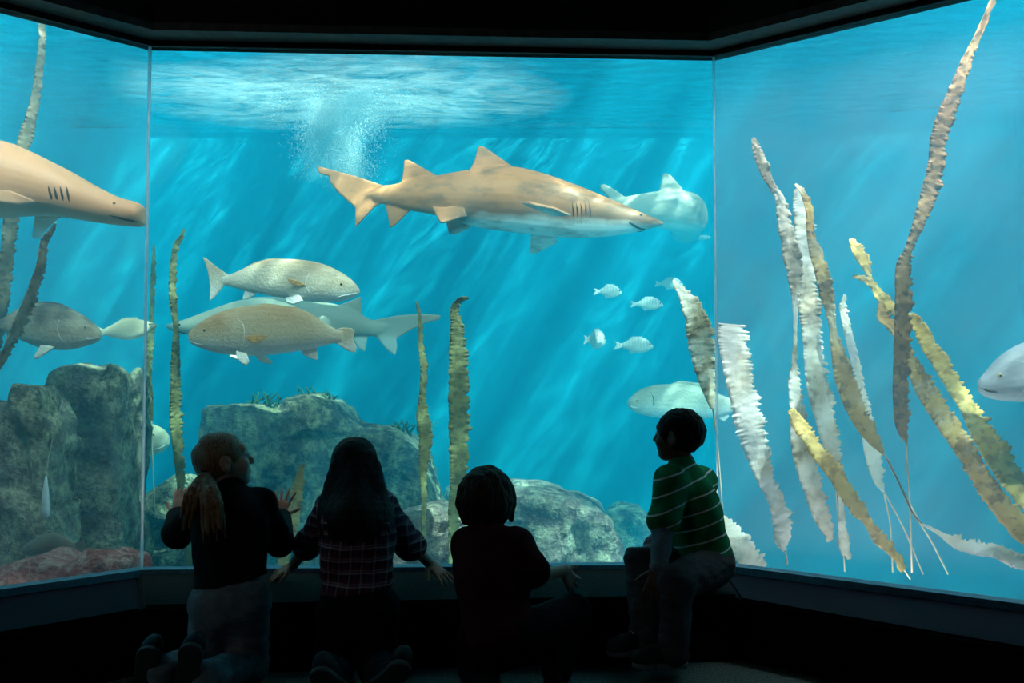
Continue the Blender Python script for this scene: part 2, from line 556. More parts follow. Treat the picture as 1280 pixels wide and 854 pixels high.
class Fish:
    """prof: rows (px, top py, bottom py, half-width / half-height) read along the animal; D: its distance."""

    def __init__(self, prof, D, vox, bend=None, rings=44, around=22, smooth=4):
        prof = sorted(prof)
        self.D, self.bend, self.vox, self.smooth = D, bend, vox, smooth
        self.prof = catmull(prof, rings)
        i = len(prof) // 2
        self.o = at(np.mean([p[0] for p in prof]), np.mean([(p[1] + p[2]) / 2 for p in prof]), D)
        self.bm = bmesh.new()
        rs = []
        for px, t, b, w in self.prof:
            P, Q = at(px, t, D) - self.o, at(px, b, D) - self.o
            h = max((P.z - Q.z) / 2, 0.002)
            ring = []
            for k in range(around):
                a = 2 * math.pi * k / around
                ca, sa = math.cos(a), math.sin(a)
                ring.append(self.bm.verts.new(((P.x + Q.x) / 2, h * w * math.copysign(abs(sa) ** 0.9, sa), (P.z + Q.z) / 2 + h * ca)))
            rs.append(ring)
        for A, B in zip(rs, rs[1:]):
            for k in range(around):
                self.bm.faces.new((A[k], A[(k + 1) % around], B[(k + 1) % around], B[k]))
        self.bm.faces.new(rs[0][::-1]); self.bm.faces.new(rs[-1])

    def loc(self, px, py, y=0.0):
        v = at(px, py, self.D) - self.o
        return Vector((v.x, y, v.z))

    def skin_y(self, px, py):
        """Half-width of the body at a pixel of its side."""
        p = self.prof
        t, b, w = (np.interp(px, p[:, 0], p[:, k]) for k in (1, 2, 3))
        h = (b - t) / 2
        q = max(0.0, 1 - ((py - (t + b) / 2) / h) ** 2)
        return h * self.D / F * w * q ** 0.45

    def fin(self, pts, thick=None, side=0, droop=None):
        """Outline in pixels; a third number is the sideways offset in metres."""
        fin_piece(self.bm, [self.loc(p[0], p[1], p[2] if len(p) > 2 else 0.0) for p in pts], thick or self.vox * 2.6)

    def done(self, name, label, cat, mat, group=None):
        me = bm_mesh(name, self.bm)
        me = voxel_union(me, self.vox, self.smooth)
        self._bend(me)
        me.materials.clear()
        ob = link(name, me, mat)
        ob.location = self.o
        tag(ob, label, cat, group)
        self.ob = ob
        return ob

    def _bend(self, me):
        if self.bend:
            for v in me.vertices:
                v.co = self.bend(v.co)

    def eye(self, px, py, r, mat, iris=None):
        y = self.skin_y(px, py)
        for s in (-1, 1):
            bm = bmesh.new()
            bmesh.ops.create_uvsphere(bm, u_segments=12, v_segments=8, radius=r, matrix=Matrix.Translation(self.loc(px, py, s * (y - r * 0.35))) @ Matrix.Diagonal((1, .7, 1, 1)))
            me = bm_mesh('eye', bm); self._bend(me)
            e = link('eye', me, iris or mat, self.ob)
            if iris:
                bm = bmesh.new()
                bmesh.ops.create_uvsphere(bm, u_segments=10, v_segments=6, radius=r * .6, matrix=Matrix.Translation(self.loc(px, py, s * (y + r * 0.08))) @ Matrix.Diagonal((1, .6, 1, 1)))
                me = bm_mesh('pupil', bm); self._bend(me)
                link('pupil', me, mat, e)

    def groove(self, name, pts, r, mat, both=True):
        """A thin dark (or pale) line lying on the skin, through pixels."""
        for s in ((-1, 1) if both else (-1,)):
            bm = bmesh.new()
            P = catmull([self.loc(px, py, s * (self.skin_y(px, py) - r * 0.2)) for px, py in pts], max(5, len(pts) * 2))
            n = len(P)
            rr = [max(0.15, math.sin(math.pi * (i + .5) / n)) ** 0.6 * r for i in range(n)]
            tube(bm, P, rr, 6)
            me = bm_mesh(name, bm); self._bend(me)
            link(name, me, mat, self.ob)

    def plate(self, name, pts, thick, mat):
        bm = bmesh.new()
        fin_piece(bm, [self.loc(p[0], p[1], p[2]) for p in pts], thick)
        me = voxel_union(bm_mesh(name, bm), max(thick * .4, .0016), 3)
        self._bend(me)
        me.materials.clear()
        return link(name, me, mat, self.ob)


def fish_mat(name, back, side, belly, z_lo, z_hi, slope=0.0, blotch=(0.1, 0.08, 0.06), bamt=0.3, bscale=6, scales=0, band=None, rough=0.45, head=None, tail=None):
    """Back, flank and belly colours by height on the animal, broken up by blotches; optional scale pattern, bands, darker head."""
    T = NT(name)
    v = T.coord()
    s = T.sep(v)
    z = T.math('SUBTRACT', s[2], T.math('MULTIPLY', s[0], slope)) if slope else s[2]
    nz = T.noise(v, bscale, 5, 0.6)
    z = T.math('ADD', z, T.math('MULTIPLY', T.math('SUBTRACT', nz, 0.5), (z_hi - z_lo) * 0.55))
    if tail:
        tm = T.n('ShaderNodeMapRange'); tm.inputs[1].default_value = tail[0]; tm.inputs[2].default_value = tail[1]
        T.l(s[0], tm.inputs[0])
        z = T.math('ADD', z, T.math('MULTIPLY', tm.outputs[0], tail[2]))
    f = T.n('ShaderNodeMapRange'); f.inputs[1].default_value = z_lo; f.inputs[2].default_value = z_hi
    T.l(z, f.inputs[0])
    c = T.ramp(f.outputs[0], [(0.0, belly), (0.32, side), (1.0, back)])
    if head:
        hx0, hx1, hc = head
        h = T.n('ShaderNodeMapRange'); h.inputs[1].default_value = hx0; h.inputs[2].default_value = hx1
        T.l(s[0], h.inputs[0])
        c = T.mix(T.math('MULTIPLY', h.outputs[0], T.ramp(f.outputs[0], [(0.15, (0, 0, 0)), (0.6, (1, 1, 1))])), c, hc)
    if band:
        bs, bc = band
        wv = T.n('ShaderNodeTexWave'); wv.inputs['Scale'].default_value = bs; wv.inputs['Distortion'].default_value = 3; wv.inputs['Detail'].default_value = 2
        T.l(v, wv.inputs[0])
        c = T.mix(T.math('MULTIPLY', wv.outputs['Fac'], T.ramp(f.outputs[0], [(0.2, (0, 0, 0)), (0.7, (.9,) * 3)])), c, bc)
    b = T.ramp(T.noise(T.coord((.6, 1, 1.4)), bscale * 1.7, 6, 0.65), [(0.48, (0, 0, 0)), (0.72, (bamt,) * 3)])
    c = T.mix(b, c, blotch)
    nrm = None
    if scales:
        vo = T.n('ShaderNodeTexVoronoi'); vo.inputs['Scale'].default_value = scales
        T.l(T.coord((1, .6, 1.25)), vo.inputs['Vector'])
        c = T.mix(T.math('MULTIPLY', vo.outputs['Distance'], 0.32), c, tuple(x * .45 for x in side))
        nrm = T.bump(vo.outputs['Distance'], 0.4, 0.004)
    else:
        nrm = T.bump(T.noise(v, 55, 4), 0.15, 0.004)
    T.principled(c, rough, 0.35, nrm)
    return T.m


m_pupil = simple('fish_pupil', (0.008, 0.008, 0.008), 0.15, 0.6, 20, 0.1, 0)
m_iris = simple('fish_iris', (0.5, 0.38, 0.16), 0.25, 0.5, 60, 0.3, 0)
m_slit = simple('dark_slit', (0.05, 0.035, 0.025), 0.7, 0.1)
m_lip = simple('pale_lip', (0.85, 0.85, 0.8), 0.5, 0.3)
m_orange_fin = simple('orange_fin', (0.75, 0.42, 0.16), 0.5, 0.3, 60, 0.35)
m_pale_fin = simple('pale_fin', (0.85, 0.82, 0.74), 0.5, 0.3, 60, 0.2)
m_dark_fin = simple('grey_fin', (0.3, 0.27, 0.22), 0.5, 0.3, 60, 0.2)

# --- the big sand-coloured shark in the middle
m_shark = fish_mat('tan_shark_skin', (0.70, 0.28, 0.11), (0.30, 0.14, 0.07), (0.84, 0.90, 0.86), -0.125, 0.055, slope=-0.05,
                   blotch=(0.16, 0.09, 0.05), bamt=0.9, bscale=4.0, tail=(-0.26, -0.46, 0.13))  # shaded flank and top-lit back put into the skin colour
S = Fish([(452, 236, 248, .3), (464, 234.5, 251, .42), (476, 233, 254.5, .6), (490, 231, 257, .72), (512, 226, 263, .75), (540, 221, 268, .75), (565, 216, 275, .75), (589, 212.5, 282, .78), (615, 209.5, 287, .8),
          (640, 208.5, 290, .82), (664, 213, 292.7, .84), (686, 219.4, 295, .86), (708, 227, 296.6, .88), (729, 235, 296.8, .9), (760, 248, 295.2, .95), (780, 256.5, 292.5, 1.05),
          (797, 264, 289.4, 1.25), (812, 270, 286, 1.5), (823, 275, 282.8, 1.7), (829, 278, 280.6, 1.5)], 6.2, 0.0065, rings=60, around=28)
S.fin([(484, 231), (479.5, 232), (447, 221), (398, 207.7), (396.5, 211), (398, 216), (412.5, 220), (413.5, 227), (421.6, 239), (445, 259.5), (444.6, 284.3), (467, 260), (476.5, 254.5), (484, 252)], 0.02)
S.fin([(545, 219), (522, 205.7), (510, 199.6), (505, 200.6), (504.6, 212), (502, 228), (507, 236), (540, 228)])
S.fin([(641, 208), (619.7, 193.5), (607, 184.5), (601.4, 182.3), (597.3, 183.4), (593.3, 200.6), (587, 213), (592, 224), (640, 222)], 0.02)
S.fin([(481.6, 254), (487.7, 285), (493.7, 282), (514, 262), (510, 252), (486, 248)])
S.fin([(541, 262, -.10), (552.7, 284, -.17), (557, 284, -.17), (586, 274.5, -.14), (580, 264, -.10)])
S.fin([(556, 274, .06), (560.8, 291, .09), (571, 289, .10), (589, 281, .09), (585, 270, .05)])
S.fin([(712, 275.5, -.20), (690, 270, -.30), (660, 269, -.46), (650.5, 270.5, -.50), (655, 272.5, -.46), (690, 277, -.22)], 0.022)
S.fin([(662.7, 308, .30), (670, 308.6, .31), (700, 296, .20), (690, 284, .12), (664, 290, .14)], 0.02)
S.done('sand_tiger_shark', 'large tan shark swimming right across the middle pane, pale belly and two dorsal fins', 'shark', m_shark)
S.eye(799, 271.5, 0.010, m_pupil)
for x in (714, 719, 724.3, 729.7, 735):
    S.groove('gill_slit', [(x - 1.5, 255.5), (x + .8, 269), (x + .5, 283)], 0.006, m_slit)
S.groove('mouth', [(784, 280.6), (791, 283.6), (799, 287), (806, 287)], 0.009, m_slit)

# --- the shark that comes in from the left edge
m_shark_left = fish_mat('peach_shark_skin', (0.74, 0.36, 0.18), (0.76, 0.46, 0.29), (0.85, 0.9, 0.86), -0.17, -0.01, slope=-0.19, blotch=(0.6, 0.36, 0.2), bamt=0.3, bscale=3)
L = Fish([(-285, 205, 222, .75), (-230, 195, 240, .8), (-150, 175, 262, .8), (-70, 168, 272, .82), (0, 175.6, 272, .84), (35, 188, 270, .85), (60, 200, 270, .87), (88, 214, 273, .9), (116, 230, 277.5, .95),
          (147.5, 246, 281.5, 1.15), (165, 251, 283, 1.3), (175.6, 255, 283, 1.4), (181, 261, 279, 1.3)], 5.0, 0.0062, rings=56, around=28)
L.fin([(-275, 205), (-290, 196), (-340, 178), (-372, 160), (-370, 172), (-345, 190), (-320, 215), (-318, 250), (-300, 228), (-280, 221)], 0.02)
L.fin([(-50, 170), (-75, 140), (-90, 134), (-98, 136), (-100, 172), (-60, 185)], 0.02)
L.fin([(-190, 184), (-212, 162), (-222, 160), (-226, 196), (-195, 200)], 0.02)
L.fin([(72, 262, -.22), (46, 251, -.27), (22, 254, -.34), (-15, 262, -.45), (20, 266, -.36), (55, 267.5, -.24)], 0.02)
L.fin([(60, 262, .16), (30, 268, .3), (0, 282, .42), (-10, 280, .42), (20, 262, .2)], 0.02)
L.done('sand_tiger_shark', 'peach coloured shark in the left pane, its snout at the corner of the glass', 'shark', m_shark_left)
L.eye(150, 258, 0.009, m_pupil)
for x in (74.5, 81, 88, 95):
    L.groove('gill_slit', [(x - 1, 238), (x + 2, 253), (x, 272)], 0.007, m_slit)
L.groove('mouth', [(144, 272), (158, 275.5), (170, 278), (178, 279)], 0.008, m_slit)


def turn_at(x0, R):
    """The body keeps straight up to x0 and then turns away round a radius R."""
    def f(c):
        if c.x <= x0: return c
        a = (c.x - x0) / R
        amax = 1.45
        ext = max(0.0, a - amax) * R
        a = min(a, amax)
        r = R - c.y
        return Vector((x0 + r * math.sin(a) + ext * math.cos(a), R - r * math.cos(a) + ext * math.sin(a), c.z))
    return f


m_shark_far = fish_mat('grey_shark_skin', (0.33, 0.29, 0.22), (0.42, 0.38, 0.3), (0.8, 0.85, 0.8), -0.12, 0.05, slope=0.02, blotch=(0.75, 0.7, 0.55), bamt=0.5, bscale=4)
B = Fish([(690, 262, 270, .75), (715, 258, 272, .75), (745, 253, 274, .75), (773, 248, 278, .78), (795, 243.4, 281.5, .8), (828, 238, 285.5, .82), (863, 234.7, 288.8, .85), (890, 234, 289.8, .88),
          (930, 240, 289, .95), (965, 250, 287, 1.1), (990, 260, 282, 1.3), (1003, 268, 276, 1.3)], 7.6, 0.0095, bend=None, rings=50)
B.bend = turn_at(B.loc(812, 260).x, 0.36)
B.fin([(692, 263), (670, 256), (630, 248), (632, 254), (650, 268), (662, 290), (675, 276), (692, 270)], 0.028)
B.fin([(782, 247), (768.8, 237), (755.6, 230), (750, 230.5), (749.5, 236), (760, 246), (765, 254), (780, 254)], 0.028)
B.fin([(866, 236), (845, 221.6), (835.5, 215), (829, 216.5), (826, 228), (824, 240), (830, 246), (862, 246)], 0.028)
B.done('sand_tiger_shark', 'hazy grey shark behind the snout of the large tan shark, turning away', 'shark', m_shark_far)
B.eye(975, 264, 0.012, m_pupil)

# --- the pale shark behind the two drum fish
m_shark_pale = fish_mat('pale_shark_skin', (0.36, 0.35, 0.28), (0.44, 0.43, 0.35), (0.62, 0.66, 0.6), -0.10, 0.04, slope=0.0, blotch=(0.4, 0.4, 0.34), bamt=0.3, bscale=5)
P = Fish([(208, 406, 410, 1.4), (217, 403, 415, 1.5), (234, 398.5, 419, 1.3), (256, 390, 424, 1.05), (293, 377, 430, .9), (326.5, 371, 434, .85), (368, 373.5, 434, .82), (400, 377, 430, .8), (425, 381.5, 424, .78),
          (447, 391, 420, .76), (467, 401, 420.5, .7), (478, 402.5, 418, .5), (490, 402, 414, .3)], 6.6, 0.007, rings=50)
P.fin([(463, 401), (498, 394), (530, 392.3), (551.5, 394), (548.7, 400), (534.6, 403), (515, 412), (495, 423.7), (497, 434), (494, 445), (482, 436), (471.4, 421), (464, 417)], 0.02)
P.fin([(422, 382), (442, 374.5), (451.7, 370), (451, 380), (452.5, 395), (445, 400), (428, 392)], 0.02)
P.fin([(350, 374), (362, 362), (374, 352), (379, 354), (378, 366), (382, 378), (370, 384)], 0.02)
P.fin([(443, 414), (460, 418), (458, 430), (456, 440), (447.5, 435), (440, 422)], 0.02)
P.fin([(285, 428, -.12), (310, 436, -.14), (316, 452, -.25), (300, 448, -.24)], 0.02)
P.done('sand_tiger_shark', 'pale shark swimming left behind the two drum fish', 'shark', m_shark_pale)
P.eye(228, 407, 0.009, m_pupil)
P.groove('mouth', [(222, 413), (230, 416), (238, 418)], 0.006, m_slit)

# --- a pale snout in front of the corner, the rest of it behind the left rock
N = Fish([(60, 553, 558, .6), (90, 545, 563, .65), (120, 536, 570, .7), (150, 529, 575, .75), (175, 526.5, 574, .8), (193, 531, 569, .9), (204, 537, 564, 1.0), (211, 545, 556, 1.1)], 6.6, 0.0065)
N.fin([(66, 553), (30, 535), (20, 530), (32, 556), (24, 582), (36, 576), (66, 559)], 0.016)
N.fin([(150, 530), (130, 518), (110, 522), (100, 546), (150, 545)], 0.016)
m_snout = fish_mat('cream_fish_skin', (0.72, 0.62, 0.42), (0.85, 0.78, 0.6), (0.9, 0.9, 0.82), -0.06, 0.08)
N.done('large_fish', 'blunt cream coloured snout sticking out past the corner rock behind the blond child', 'fish', m_snout)
N.eye(197, 543, 0.008, m_pupil, m_iris)
N.groove('mouth', [(209, 556), (203, 560), (194, 562)], 0.006, m_lip)

# --- red drum pair
m_drum_up = fish_mat('silver_drum_skin', (0.46, 0.31, 0.18), (0.74, 0.68, 0.56), (0.92, 0.93, 0.9), -0.09, 0.12, slope=-0.04, blotch=(0.86, 0.83, 0.74), bamt=0.4, bscale=7, scales=70, head=(0.1, 0.3, (0.6, 0.45, 0.28)))
U = Fish([(277, 346, 355, .45), (284, 344.5, 357, .5), (290, 342, 359, .5), (312.5, 332.5, 364.5, .52), (335, 325, 369.5, .52), (352, 323.5, 372.5, .53), (380, 325, 376.5, .55), (402.5, 329.5, 378, .58),
          (425, 339.4, 377, .62), (440, 350, 373, .68), (448, 359.5, 368.5, .8), (450, 363, 366, .7)], 5.7, 0.0042, rings=48)
U.fin([(286, 344), (267.5, 331), (258, 323), (253.4, 321), (257, 330), (260.5, 342), (262.5, 352), (263, 362), (262, 376.5), (270, 370), (280, 357.6), (286, 357)])
U.fin([(300, 338), (318, 328), (335, 323.5), (350, 322.8), (352, 330), (305, 344)])
U.fin([(306, 362), (303, 374), (308, 374.5), (319, 370), (318, 362)])
U.fin([(358, 373, -.04), (361, 379, -.06), (370, 382, -.07), (382, 376.5, -.05), (375, 370, -.04)])
U.done('red_drum', 'silvery drum fish swimming right, the upper of the pair above the pale shark', 'fish', m_drum_up)
U.eye(428.3, 356.5, 0.011, m_pupil, m_iris)
y0 = -U.skin_y(384, 358)
U.plate('pectoral_fin', [(386, 357.8, y0), (376, 352.5, y0 - .012), (365, 350, y0 - .03), (364, 352.5, y0 - .03), (370, 357.8, y0 - .016), (378, 359, y0 - .003)], 0.006, m_orange_fin)
U.groove('mouth', [(448, 366.5), (440, 368.5), (430, 370.5), (422, 373)], 0.005, m_lip)
U.groove('gill_cover', [(390, 343), (385, 352), (386, 362), (393, 371)], 0.003, m_pale_fin)

m_drum_low = fish_mat('bronze_drum_skin', (0.46, 0.26, 0.10), (0.80, 0.70, 0.50), (0.94, 0.94, 0.90), -0.08, 0.13, slope=0.0, blotch=(0.85, 0.72, 0.45), bamt=0.45, bscale=6, scales=75, head=(-0.12, -0.2, (0.5, 0.27, 0.11)))
V = Fish([(235.5, 417.5, 421, .7), (237.5, 414, 426.5, .85), (242, 409.7, 431.5, .7), (262, 395.6, 439, .62), (284, 387, 443.4, .58), (312.5, 381.5, 445, .55), (340.6, 381, 443.6, .53), (357.5, 382.5, 441.5, .52), (380, 388, 437.8, .5),
          (402.5, 401, 433, .5), (420, 411.5, 428.5, .5), (428, 413, 428, .4)], 5.3, 0.0042, rings=48)
V.fin([(418, 412.5), (428, 409.5), (439, 410), (444, 413.5), (441, 424), (446, 433.6), (444.7, 441), (438, 440), (430.6, 436.4), (418, 428)])
V.fin([(310, 384), (330, 379), (345, 380.5), (352, 384), (370, 383.5), (392, 393), (388, 398), (330, 392)])
V.fin([(376, 436), (377.5, 442.5), (388, 448), (397, 450.5), (397, 438), (392, 431)])
V.fin([(298, 440, -.05), (300, 447, -.07), (307, 454.7, -.09), (315, 457.5, -.1), (318, 452.5, -.1), (312, 442, -.06)])
V.fin([(312.5, 440, .04), (321, 451.5, .07), (332, 454.7, .09), (336.4, 452.5, .09), (325, 440, .04)])
V.done('red_drum', 'bronze headed drum fish swimming left in front of the pale shark', 'fish', m_drum_low)
V.eye(259.6, 413.5, 0.011, m_pupil, m_iris)
y0 = -V.skin_y(312, 424)
V.plate('pectoral_fin', [(310, 421, y0), (324, 420, y0 - .02), (341, 420.5, y0 - .045), (340, 423, y0 - .045), (326, 430, y0 - .025), (318, 428.5, y0 - .01)], 0.006, m_orange_fin)
V.groove('mouth', [(237, 424), (241, 427.5), (248, 430), (256, 431)], 0.005, m_lip)
V.groove('gill_cover', [(300, 399), (308, 406), (310, 418), (307, 432), (300, 441)], 0.0035, m_pale_fin)

# --- banded fish at the left
m_band = fish_mat('banded_fish_skin', (0.05, 0.06, 0.05), (0.55, 0.5, 0.36), (0.75, 0.78, 0.7), -0.09, 0.13, blotch=(0.82, 0.78, 0.6), bamt=0.75, bscale=5, scales=60, band=(2.6, (0.05, 0.06, 0.06)))
G = Fish([(-14, 402, 411, .45), (0, 399, 412, .5), (28, 383.5, 426, .52), (52.7, 379, 435.6, .54), (77, 381, 437.8, .56), (90, 386, 437, .6), (105.4, 395, 433.5, .65), (119, 405.5, 428.8, .7), (125, 412, 425, .8), (127, 416, 422, .7)], 5.2, 0.004)
G.fin([(-10, 403), (-30, 390), (-44, 384), (-38, 406), (-45, 428), (-30, 422), (-10, 410)])
G.fin([(20, 388), (40, 377), (62, 376.5), (80, 380), (60, 388)])
G.fin([(56, 432, -.05), (74, 434, -.05), (72, 438, -.07), (58, 449.5, -.1), (53, 448.5, -.1)])
G.fin([(8, 414), (20, 424), (16, 436), (8, 434)])
G.done('black_drum', 'dark banded fish with pale blotches swimming right in the left pane', 'fish', m_band)
G.eye(111, 410, 0.009, m_pupil, m_iris)
G.groove('mouth', [(126, 421.5), (119, 423.5), (112, 424.5)], 0.005, m_lip)
G.groove('gill_cover', [(84, 395), (79, 408), (82, 424), (90, 433)], 0.003, m_pale_fin)

# --- small fish at the corner of the glass
m_small = fish_mat('silver_bream_skin', (0.42, 0.44, 0.42), (0.62, 0.64, 0.6), (0.85, 0.86, 0.82), -0.05, 0.06, blotch=(0.3, 0.32, 0.32), bamt=0.4, bscale=12, band=(14, (0.3, 0.34, 0.36)))
Q = Fish([(128, 412, 419, .4), (138, 407, 421, .45), (152, 400.5, 424.5, .5), (166, 398.5, 424.5, .52), (180, 400, 420, .55), (190, 402.5, 413.5, .6), (195.5, 405, 410, .7)], 6.0, 0.0045, rings=30, around=16)
Q.fin([(130, 412), (116, 405), (113, 406), (117, 416), (113, 427), (117, 427), (130, 419)])
Q.fin([(142, 405), (155, 397), (172, 396.5), (170, 404)])
m_corner = fish_mat('corner_fish_skin', (0.5, 0.45, 0.3), (0.75, 0.7, 0.52), (0.85, 0.86, 0.8), -0.05, 0.05)
Q.done('small_fish', 'small cream fish crossing the left corner of the glass above the rock', 'fish', m_corner)
Q.eye(188, 406, 0.006, m_pupil)

# --- grey fish low at the right of the middle pane
m_greyfish = fish_mat('grey_green_fish_skin', (0.25, 0.26, 0.2), (0.58, 0.58, 0.48), (0.82, 0.85, 0.8), -0.06, 0.11, blotch=(0.2, 0.22, 0.2), bamt=0.35, bscale=7, scales=55)
H = Fish([(784.3, 501.5, 506, .8), (788, 497, 511.5, .75), (794, 491.5, 515.5, .65), (804, 485.5, 519, .6), (826, 480.5, 523, .56), (854.5, 481, 525, .54), (880, 486.5, 524.5, .52), (900, 493, 521, .5), (918, 500, 516, .46), (926, 503, 514, .4)], 6.9, 0.006)
H.fin([(922, 504), (934, 498), (944, 494), (942, 508), (945, 524), (935, 519), (922, 513)], 0.016)
H.fin([(830, 483), (850, 476), (880, 480), (895, 490), (850, 492)], 0.016)
H.fin([(890, 518), (905, 528), (912, 520)], 0.016)
H.done('large_fish', 'grey green fish swimming left behind the head of the seated child', 'fish', m_greyfish)
H.eye(796, 501, 0.010, m_pupil, m_iris)
H.groove('mouth', [(785, 506), (790, 509), (796, 510)], 0.005, m_lip)
H.groove('gill_cover', [(812, 490), (816, 502), (811, 516)], 0.004, m_slit)

# --- blue-grey fish at the right edge
m_edge = fish_mat('blue_grey_fish_skin', (0.25, 0.3, 0.36), (0.5, 0.56, 0.62), (0.75, 0.8, 0.84), -0.12, 0.16, slope=0.1, blotch=(0.16, 0.18, 0.22), bamt=0.5, bscale=8)
E_ = Fish([(1223, 479, 487, .8), (1226, 473, 492.5, .85), (1235, 462.6, 497.5, .75), (1252, 444.5, 501, .65), (1280, 428, 503, .6), (1320, 418, 505, .55), (1370, 420, 502, .5), (1420, 434, 494, .48), (1460, 450, 482, .45), (1475, 456, 478, .4)], 4.6, 0.0042)
E_.fin([(1470, 457), (1495, 440), (1520, 428), (1512, 466), (1522, 508), (1495, 494), (1470, 477)])
E_.fin([(1290, 428), (1330, 408), (1390, 408), (1430, 432), (1330, 432)])
E_.fin([(1300, 498, -.08), (1315, 520, -.14), (1330, 522, -.14), (1330, 500, -.08)])
E_.done('large_fish', 'blue grey fish head entering at the right edge of the right pane', 'fish', m_edge)
E_.eye(1243, 470, 0.011, m_pupil, m_iris)
E_.groove('mouth', [(1224, 485), (1231, 489), (1240, 490)], 0.005, m_slit)
E_.groove('gill_cover', [(1268, 452), (1278, 466), (1276, 482), (1266, 494)], 0.005, m_pale_fin)

# --- the little school in the distance
BREAMS = [(759.5, 364.5, 36, 17, 7.4, 'small silver bream at the upper left of the little school'),
          (808, 380, 42, 17, 7.6, 'small hazy bream in the middle of the little school'),
          (836, 354.5, 36, 15, 8.3, 'small hazy bream just above the tip of the brown kelp frond'),
          (792, 432, 50, 21, 7.4, 'largest bream of the little school, lowest on its right side'),
          (743.5, 424.5, 29, 25, 7.2, 'round bright bream at the lower left of the little school')]
for cx, cy_, ln, ht, D_, lab in BREAMS:
    x0, x1 = cx - ln / 2, cx + ln / 2
    k = lambda t: x0 + ln * t
    hh = ht / 2
    fat = .9 if ht > 24 else .45
    b_ = Fish([(k(.2), cy_ - hh * .22, cy_ + hh * .26, .4), (k(.3), cy_ - hh * .5, cy_ + hh * .45, .45), (k(.5), cy_ - hh * .95, cy_ + hh * .85, fat), (k(.68), cy_ - hh, cy_ + hh * .9, fat),
               (k(.85), cy_ - hh * .7, cy_ + hh * .72, fat * 1.1), (k(.95), cy_ - hh * .15, cy_ + hh * .45, .6), (k(1.0), cy_ + hh * .08, cy_ + hh * .28, .7)], D_, 0.0042, rings=26, around=16, smooth=3)
    b_.fin([(k(.22), cy_ - hh * .2), (k(.02), cy_ - hh * .5), (k(.08), cy_), (k(.0), cy_ + hh * .6), (k(.22), cy_ + hh * .25)], .012)
    b_.fin([(k(.35), cy_ - hh * .5), (k(.45), cy_ - hh * 1.08), (k(.7), cy_ - hh * 1.1), (k(.75), cy_ - hh * .8)], .012)
    b_.fin([(k(.38), cy_ + hh * .5), (k(.42), cy_ + hh * 1.0), (k(.55), cy_ + hh * .95), (k(.55), cy_ + hh * .7)], .012)
    b_.done('bream', lab, 'fish', m_small, 'little school of bream')
    b_.eye(k(.9), cy_ - hh * .1, 0.007, m_pupil)
b_ = Fish([(866, 296.5, 298.5, .4), (872, 294.5, 299.5, .5), (880, 293.5, 300.5, .5), (888, 295.5, 299, .6)], 9.3, 0.006, rings=16, around=12)
b_.fin([(868, 296.5), (862, 294), (863, 301), (868, 298.5)], .014)
b_.done('bream', 'tiny faint fish below the belly of the hazy grey shark', 'fish', m_small)
b_.eye(885, 296.5, .006, m_pupil)
# ------------------------------------------------------------------ solid modelling on a grid (for rocks and bodies)
def vnoise(P, scale, seed=0):
    """Smooth value noise in -1..1 for an array of points."""
    p = np.asarray(P, np.float64) * scale + seed * 17.31
    i = np.floor(p).astype(np.int64)
    f = p - i
    f = f * f * (3 - 2 * f)
    out = 0
    for dx in (0, 1):
        for dy in (0, 1):
            for dz in (0, 1):
                h = (i[..., 0] + dx) * 374761393 + (i[..., 1] + dy) * 668265263 + (i[..., 2] + dz) * 2147483647 + seed * 1013
                h = (h ^ (h >> 13)) * 1274126177
                h = (h ^ (h >> 16)) & 0xFFFF
                w = (f[..., 0] if dx else 1 - f[..., 0]) * (f[..., 1] if dy else 1 - f[..., 1]) * (f[..., 2] if dz else 1 - f[..., 2])
                out = out + w * (h / 32767.5 - 1)
    return out


def fbm(P, scale, octs=4, seed=0, gain=0.5):
    a, s, o = 1.0, scale, 0
    for k in range(octs):
        o = o + a * vnoise(P, s, seed + k)
        a *= gain; s *= 2.03
    return o


